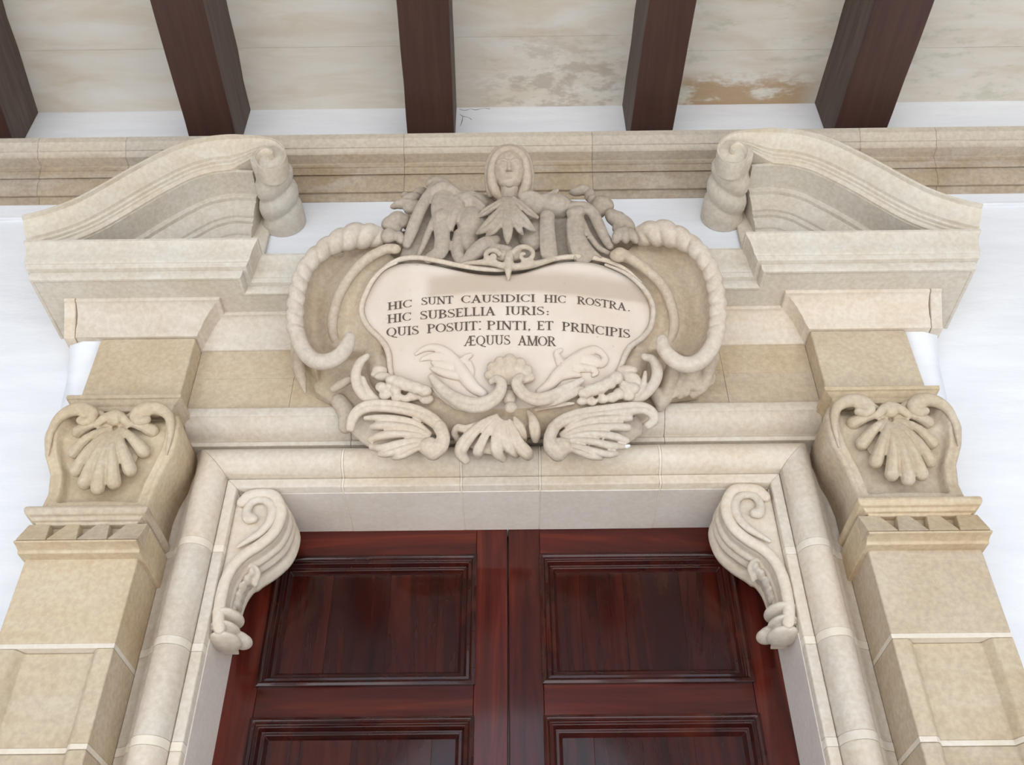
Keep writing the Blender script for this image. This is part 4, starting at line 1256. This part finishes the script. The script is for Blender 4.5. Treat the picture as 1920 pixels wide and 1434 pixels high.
# ---- scallop shell over the meeting scrolls
bm = bmesh.new()
for tx, ty, r in ((908, 699, 9), (916, 681, 11), (934, 670, 12.5), (956, 665, 13.5), (979, 673, 12.5), (995, 687, 11), (1003, 705, 9)):
    ox, oy = 955, 724
    tpx(bm, [(ox+(tx-ox)*t, oy+(ty-oy)*t, -.352-.020*math.sin(PI*min(t*.9, 1)), 2.5+(r-2.5)*t**0.8) for t in (0.12, 0.35, 0.6, 0.85)], 0.9)
bpx(bm, 955, 704, -.326, 40, 28, 12)
sculpt('scallop_shell', bm, STONE_FAIR, cart, 0.003, 1)
# ---- pair of C-scrolls meeting at the centre
bm = bmesh.new()
tpx2(bm, [(808, 704, -.35, 7), (822, 722, -.355, 11), (842, 740, -.36, 13), (866, 754, -.37, 14), (890, 760, -.375, 14), (912, 756, -.38, 13), (929, 745, -.385, 12), (939, 730, -.385, 11), (940, 716, -.385, 10), (930, 710, -.38, 9), (920, 716, -.37, 7)])
tpx(bm, [(812, 728, -.34, 4), (834, 748, -.35, 6), (860, 764, -.36, 6), (888, 770, -.36, 5)])
tpx2(bm, [(1092, 712, -.35, 6), (1074, 722, -.355, 9), (1052, 734, -.36, 11), (1030, 745, -.37, 12), (1008, 749, -.38, 12), (988, 743, -.385, 11), (974, 730, -.385, 11), (969, 716, -.385, 11), (976, 708, -.38, 10), (986, 712, -.37, 8)])
tpx(bm, [(1092, 730, -.34, 6), (1066, 742, -.35, 8), (1040, 754, -.36, 7), (1015, 760, -.36, 5)])
bpx(bm, 958, 764, -.37, 13, 12, 10)
bpx(bm, 955, 745, -.355, 14, 20, 12)
sculpt('centre_scroll', bm, STONE_FAIR, cart, 0.0034, 2)
# ---- hanging acanthus palmette at the bottom centre
bm = bmesh.new()
def hang(pts, ya=-.335, yb=-.275):
    k = len(pts)
    tpx2(bm, [(x, y, ya+(yb-ya)*i/(k-1)-0.018*math.sin(PI*i/(k-1)), r) for i, (x, y, r) in enumerate(pts)], 1.1)
hang([(932, 780, 6), (908, 792, 8), (886, 812, 10), (868, 834, 12), (864, 850, 12), (874, 864, 9)])
hang([(935, 784, 5), (916, 806, 7), (904, 828, 8), (896, 846, 10), (898, 856, 8)])
hang([(940, 788, 5), (932, 810, 8), (930, 832, 10), (934, 850, 11), (944, 861, 8)])
hang([(946, 790, 5), (944, 812, 8), (952, 834, 10), (964, 848, 9), (970, 856, 5)])
hang([(954, 788, 5), (962, 808, 9), (972, 832, 11), (986, 848, 13), (992, 856, 10)])
hang([(964, 782, 4), (976, 800, 7), (982, 818, 6), (984, 826, 4)])
hang([(990, 770, 5), (998, 784, 8), (1002, 800, 10), (1004, 815, 10), (1004, 826, 7)], -.315, -.29)
hang([(920, 784, 5), (896, 796, 7), (874, 804, 7), (858, 802, 7), (852, 812, 7), (858, 824, 6)], -.32, -.29)
hang([(1004, 768, 4), (1024, 762, 5), (1050, 758, 5), (1076, 756, 3)], -.33, -.33)
bpx(bm, 950, 800, -.29, 40, 26, 20)
bpx(bm, 930, 828, -.285, 54, 30, 16)
sculpt('acanthus_palmette', bm, STONE_FAIR, cart, 0.0032, 0)
# ---- fluted half shells at the two lower corners
def half_shell(ball, band, flutes, body):
    bm = bmesh.new()
    bpx(bm, *ball)
    tpx(bm, band[:4], 0.9)
    tpx2(bm, band[2:], 1.0)
    for a in flutes:
        k = len(a)
        tpx(bm, [(x, y, -.318-0.018*math.sin(PI*i/(k-1)), r*0.80) for i, (x, y, r) in enumerate(a)], 1.25)
    tpx(bm, [(x, y, Y+.022, r) for x, y, Y, r in body], 0.6)
    return sculpt('fluted_shell', bm, STONE_FAIR, cart, 0.003, 1)
half_shell((806, 838, -.325, 22, 21, 16),
    [(812, 846, -.325, 18), (826, 836, -.335, 15), (831, 818, -.34, 13), (824, 800, -.34, 13), (806, 784, -.34, 13), (782, 772, -.335, 12), (752, 765, -.33, 11.5), (720, 761, -.33, 11), (690, 762, -.325, 11), (670, 772, -.32, 11), (660, 788, -.315, 11), (657, 804, -.305, 9)],
    [[(808, 812, 4), (780, 793, 7), (745, 785, 8), (710, 783, 8), (686, 784, 6)],
     [(806, 816, 4), (778, 804, 8), (745, 799, 10), (715, 798, 11), (700, 800, 9)],
     [(804, 820, 4), (776, 815, 7), (742, 814, 10), (712, 818, 11), (696, 824, 9)],
     [(802, 824, 4), (775, 826, 7), (745, 832, 9), (716, 840, 10), (698, 838, 8)],
     [(800, 828, 4), (775, 835, 7), (750, 844, 9), (726, 851, 9), (712, 852, 6)],
     [(796, 834, 4), (775, 845, 7), (754, 855, 8), (738, 858, 6)]],
    [(790, 822, -.29, 18), (750, 815, -.28, 32), (705, 812, -.27, 30), (676, 800, -.27, 22)])
half_shell((1052, 838, -.325, 22, 21, 16),
    [(1046, 848, -.325, 18), (1034, 838, -.335, 15), (1031, 820, -.34, 12), (1038, 802, -.34, 12), (1054, 789, -.34, 12), (1078, 780, -.335, 12), (1108, 775, -.33, 12), (1140, 771, -.33, 12), (1172, 767, -.33, 12), (1204, 765, -.325, 11), (1222, 774, -.32, 11), (1226, 788, -.31, 10), (1214, 798, -.30, 9)],
    [[(1050, 814, 4), (1078, 796, 7), (1112, 788, 9), (1150, 785, 10), (1180, 784, 9)],
     [(1052, 818, 4), (1082, 806, 7), (1116, 801, 9), (1150, 800, 10), (1176, 802, 10)],
     [(1055, 822, 4), (1085, 815, 7), (1118, 814, 9), (1150, 818, 10), (1174, 826, 9)],
     [(1058, 826, 4), (1085, 825, 7), (1115, 829, 9), (1142, 835, 10), (1172, 838, 6)],
     [(1062, 832, 4), (1088, 838, 7), (1114, 846, 9), (1140, 852, 9), (1154, 851, 7)],
     [(1062, 838, 4), (1085, 848, 7), (1108, 856, 8), (1126, 858, 7)]],
    [(1068, 822, -.29, 18), (1110, 815, -.28, 32), (1155, 810, -.27, 30), (1188, 800, -.265, 22)])
bm = bmesh.new()
p = P(1176, 837, -.322)
blob(bm, p, (.012, .008, .006), Matrix.Rotation(math.radians(-18), 3, 'Y'))
from_bm('bare_chip', bm, CHIP, cart, sm=True)
# ---- crescents and lumpy garlands between rim and half shells
bm = bmesh.new()
tpx(bm, [(688, 668, -.335, 6), (676, 678, -.335, 9), (668, 694, -.335, 10), (667, 712, -.33, 10), (673, 730, -.33, 10), (684, 744, -.32, 9), (700, 752, -.31, 7)])
tpx(bm, [(681, 708, -.325, 4), (686, 724, -.325, 6), (696, 740, -.32, 7), (710, 750, -.31, 6)])
sculpt('crescent_scroll', bm, STONE_FAIR, cart, 0.004, 2)
bm = bmesh.new()
tpx(bm, [(1208, 669, -.335, 7), (1224, 674, -.335, 9), (1232, 690, -.335, 11), (1231, 708, -.33, 11), (1222, 726, -.33, 10), (1207, 742, -.32, 9), (1190, 752, -.31, 6)])
tpx(bm, [(1210, 698, -.325, 4), (1207, 716, -.325, 6), (1198, 734, -.32, 7), (1180, 750, -.31, 5)])
sculpt('crescent_scroll', bm, STONE_FAIR, cart, 0.004, 2)
rnd = random.Random(3)
bm = bmesh.new()
for a in ((735, 712, -.35, 11, 8, 8), (748, 716, -.352, 12, 11, 9), (764, 722, -.352, 13, 11, 9), (780, 727, -.35, 13, 11, 9), (796, 733, -.35, 12, 10, 9), (742, 730, -.34, 10, 8, 8), (745, 745, -.335, 10, 7, 8), (760, 748, -.33, 9, 6, 7), (775, 742, -.33, 12, 9, 8), (722, 740, -.33, 10, 9, 8), (716, 726, -.33, 11, 9, 8),
          (718, 706, -.325, 14, 7, 8), (712, 694, -.32, 13, 8, 8), (706, 702, -.315, 10, 6, 7), (730, 726, -.335, 8, 8, 8), (800, 748, -.33, 12, 10, 8)):
    bpx(bm, a[0], a[1], a[2], a[3]*1.22, a[4]*1.2, a[5]*1.2, rnd.uniform(-15, 15))
sculpt('garland', bm, STONE_FAIR, cart, 0.004, 1)
bm = bmesh.new()
for a in ((1156, 708, -.35, 11, 12, 9), (1142, 718, -.352, 12, 11, 9), (1126, 726, -.352, 13, 11, 9), (1110, 731, -.35, 13, 11, 9), (1096, 737, -.35, 11, 9, 8), (1092, 752, -.335, 10, 7, 7), (1110, 753, -.33, 8, 8, 7), (1130, 748, -.335, 9, 8, 8), (1148, 745, -.335, 10, 9, 8), (1160, 738, -.335, 9, 11, 8),
          (1180, 706, -.325, 17, 9, 8), (1176, 694, -.32, 18, 9, 8), (1184, 728, -.33, 14, 10, 9), (1176, 742, -.325, 12, 9, 8), (1194, 716, -.32, 9, 10, 7), (1170, 722, -.33, 10, 8, 8)):
    bpx(bm, a[0], a[1], a[2], a[3]*1.22, a[4]*1.2, a[5]*1.2, rnd.uniform(-15, 15))
sculpt('garland', bm, STONE_FAIR, cart, 0.004, 1)

# ================================================================== inscription, cut letters painted dark
T, t_ = 0.15, 0.075
def st(x, y0=0.0, y1=1.0, wd=T, s0=True, s1=True, sw=0.17):
    "upright with serifs"
    o = [[(x-wd/2, y0), (x+wd/2, y0), (x+wd/2, y1), (x-wd/2, y1)]]
    for f, y, d in ((s0, y0, 1), (s1, y1, -1)):
        if f: o.append([(x-sw, y), (x+sw, y), (x+sw, y+d*0.055), (x-sw, y+d*0.055)])
    return o
def ln(x0, y0, x1, y1, wd):
    d = Vector((x1-x0, y1-y0)).normalized()
    n = Vector((-d.y, d.x))*wd/2
    return [[(x0-n.x, y0-n.y), (x1-n.x, y1-n.y), (x1+n.x, y1+n.y), (x0+n.x, y0+n.y)]]
def srf(x, y, d, sw=0.15): return [[(x-sw, y), (x+sw, y), (x+sw, y+d*0.055), (x-sw, y+d*0.055)]]
def bowl(cx, cy, rx, ry, a0, a1, w0, n=12, thick=0.0):
    "arc with weight: wide where it runs upright, thin at top and bottom"
    o = []
    pr = []
    for i in range(n+1):
        a = math.radians(a0+(a1-a0)*i/n)
        wd = t_+(w0-t_)*abs(math.cos(a-thick))**1.3
        c, s_ = math.cos(a), math.sin(a)
        pr.append(((cx+(rx-wd/2)*c, cy+(ry-t_/2*0-wd*0.35)*s_), (cx+(rx+wd/2)*c, cy+(ry+wd*0.10)*s_)))
    for (a, b_), (c, d) in zip(pr[:-1], pr[1:]): o.append([a, b_, d, c])
    return o
GL = {
 'I': (0.40, lambda: st(.20)),
 'H': (0.86, lambda: st(.18)+st(.68)+ln(.18, .5, .68, .5, t_)),
 'L': (0.66, lambda: st(.18)+ln(.18, .035, .60, .035, t_)+[[(.56, 0), (.63, 0), (.63, .22), (.60, .22)]]),
 'E': (0.68, lambda: st(.18)+ln(.18, .035, .58, .035, t_)+ln(.18, .965, .56, .965, t_)+ln(.18, .52, .46, .52, t_)+[[(.55, 0), (.62, 0), (.62, .20), (.59, .20)], [(.53, 1), (.60, 1), (.60, .80), (.57, .80)], [(.44, .42), (.48, .42), (.48, .62), (.44, .62)]]),
 'T': (0.76, lambda: st(.37, s1=False)+ln(.04, .965, .70, .965, t_)+[[(.02, 1), (.08, 1), (.06, .76), (.02, .76)], [(.66, 1), (.72, 1), (.72, .76), (.68, .76)]]),
 'C': (0.80, lambda: bowl(.44, .5, .36, .47, 48, 318, T)+[[(.68, .70), (.73, .70), (.73, .98), (.70, .98)]]),
 'O': (0.86, lambda: bowl(.43, .5, .36, .47, 0, 360, T, 20)),
 'Q': (0.90, lambda: bowl(.43, .5, .36, .47, 0, 360, T, 20)+ln(.42, .06, .62, -.10, .10)+ln(.60, -.09, .90, -.16, .08)),
 'D': (0.86, lambda: st(.18)+bowl(.30, .5, .46, .47, -90, 90, T, 14)+ln(.18, .035, .32, .035, t_)+ln(.18, .965, .32, .965, t_)),
 'P': (0.72, lambda: st(.18)+bowl(.32, .745, .28, .235, -90, 90, T, 10)+ln(.18, .965, .34, .965, t_)+ln(.18, .52, .34, .52, t_)),
 'R': (0.82, lambda: st(.18)+bowl(.32, .745, .27, .235, -90, 90, T, 10)+ln(.18, .965, .34, .965, t_)+ln(.18, .52, .34, .52, t_)+ln(.36, .52, .68, .03, T*0.9)+ln(.64, .03, .82, .03, .055)),
 'B': (0.74, lambda: st(.18)+bowl(.32, .76, .24, .22, -90, 90, T, 10)+bowl(.32, .275, .30, .25, -90, 90, T, 10)+ln(.18, .965, .34, .965, t_)+ln(.18, .53, .34, .53, t_)+ln(.18, .035, .34, .035, t_)),
 'S': (0.64, lambda: bowl(.32, .74, .22, .23, 40, 270, .10, 10, .4)+bowl(.31, .265, .25, .24, 90, -140, .12, 10, -.4)+ln(.20, .60, .46, .42, T)+[[(.48, .74), (.53, .74), (.53, .99), (.50, .99)], [(.06, .02), (.09, .02), (.11, .28), (.06, .28)]]),
 'U': (0.84, lambda: st(.18, .30, 1, T, False)+st(.66, .30, 1, t_*1.1, False)+bowl(.42, .31, .235, .29, 180, 360, T*0.8, 12)),
 'V': (0.84, lambda: ln(.14, 1, .44, 0, T)+ln(.70, 1, .44, 0, t_)+srf(.14, 1, -1)+srf(.70, 1, -1)),
 'A': (0.86, lambda: ln(.13, 0, .44, 1, t_)+ln(.40, 1, .70, 0, T)+ln(.24, .34, .60, .34, t_)+srf(.13, 0, 1, .13)+srf(.70, 0, 1)),
 'N': (0.88, lambda: st(.16, wd=t_)+st(.72, wd=t_, s0=False)+ln(.16, .98, .72, .0, T)),
 'M': (1.02, lambda: st(.14, wd=t_)+st(.86, wd=T)+ln(.16, .98, .50, .0, T)+ln(.50, .0, .84, .98, t_)),
 'Æ': (1.16, lambda: ln(.12, 0, .60, 1, t_)+ln(.26, .34, .62, .34, t_)+srf(.12, 0, 1, .12)+st(.66)+ln(.58, .965, 1.02, .965, t_)+ln(.66, .035, 1.06, .035, t_)+ln(.66, .52, .92, .52, t_)+[[(1.03, 0), (1.10, 0), (1.10, .2), (1.07, .2)], [(.99, 1), (1.06, 1), (1.06, .8), (1.03, .8)], [(.90, .42), (.94, .42), (.94, .62), (.90, .62)]]),
 '.': (0.24, lambda: [[(.05+.06*math.cos(a), .07+.07*math.sin(a)) for a in [i*PI/4 for i in range(8)]]]),
 ',': (0.24, lambda: [[(.07+.06*math.cos(a), .07+.07*math.sin(a)) for a in [i*PI/4 for i in range(8)]]]+ln(.10, .05, .03, -.12, .05)),
 ':': (0.24, lambda: [[(.05+.06*math.cos(a), y+.07*math.sin(a)) for a in [i*PI/4 for i in range(8)]] for y in (.07, .62)]),
 ';': (0.24, lambda: [[(.05+.06*math.cos(a), y+.07*math.sin(a)) for a in [i*PI/4 for i in range(8)]] for y in (.07, .40)]),
 "'": (0.24, lambda: [[(.05+.06*math.cos(a), y+.07*math.sin(a)) for a in [i*PI/4 for i in range(8)]] for y in (.07, .92)]),
}
SX = 3.623
def gpx(x, y): return 690+x/SX, 530+y/SX
LINES = [
 (52, [(132, 187), (290, 165), (360, 152), (578, 140), (632, 138), (900, 132), (1130, 130), (1195, 133), (1342, 138), (1420, 143), (1500, 152), (1600, 165), (1700, 183), (1790, 196)],
  [('HIC', 132, 297), ('SUNT', 360, 578), ('CAUSIDICI', 632, 1132), ('HIC', 1195, 1344), ('ROSTRA', 1420, 1750), ('.', 1768, 1782)]),
 (58, [(130, 276), (290, 256), (352, 250), (500, 241), (700, 225), (860, 221), (930, 218), (1240, 219)],
  [('HIC', 130, 292), ('SUBSELLIA', 352, 862), ('IURIS', 932, 1195), (';', 1215, 1232)]),
 (60, [(125, 366), (342, 350), (400, 342), (742, 320), (806, 318), (1075, 321), (1147, 320), (1257, 321), (1317, 325), (1500, 341), (1600, 355), (1780, 377)],
  [('QUIS', 125, 342), ('POSUIT', 400, 742), ("'", 754, 772), ('PINTI', 806, 1076), (',', 1088, 1104), ('ET', 1147, 1257), ('PRINCIPIS', 1317, 1778)]),
 (66, [(650, 430), (720, 425), (962, 420), (1017, 424), (1272, 431)],
  [('ÆQUUS', 650, 964), ('AMOR', 1017, 1274)]),
]
def lerp_t(T, x):
    if x <= T[0][0]: return T[0][1]
    for (a, ya), (b_, yb_) in zip(T[:-1], T[1:]):
        if x <= b_: return ya+(yb_-ya)*(x-a)/(b_-a)
    return T[-1][1]
for cap_, base_, words in LINES:
    g0 = gpx(words[0][1], lerp_t(base_, words[0][1]))
    line = empty('inscription_line', (0, 0, 0))
    line.parent = cart
    lp = on_tab(*g0)
    line.location = lp-wloc(cart)
    for wd, xa, xb in words:
        adv = [GL[c][0] for c in wd]
        kx = (xb-xa)/(sum(adv)-(0.06 if len(wd) > 1 else 0.1))
        x = xa
        for c, a in zip(wd, adv):
            bm = bmesh.new()
            for poly in GL[c][1]():
                top_, bot_ = [], []
                for u, v in poly:
                    gx = x+u*kx
                    gy = lerp_t(base_, gx)-v*cap_
                    q = gpx(gx, gy)
                    top_.append(on_tab(*q, 0.0018))
                    bot_.append(on_tab(*q, -0.0015))
                rings(bm, [bot_, top_])
            from_bm('letter', bm, INK, line)
            x += a*kx
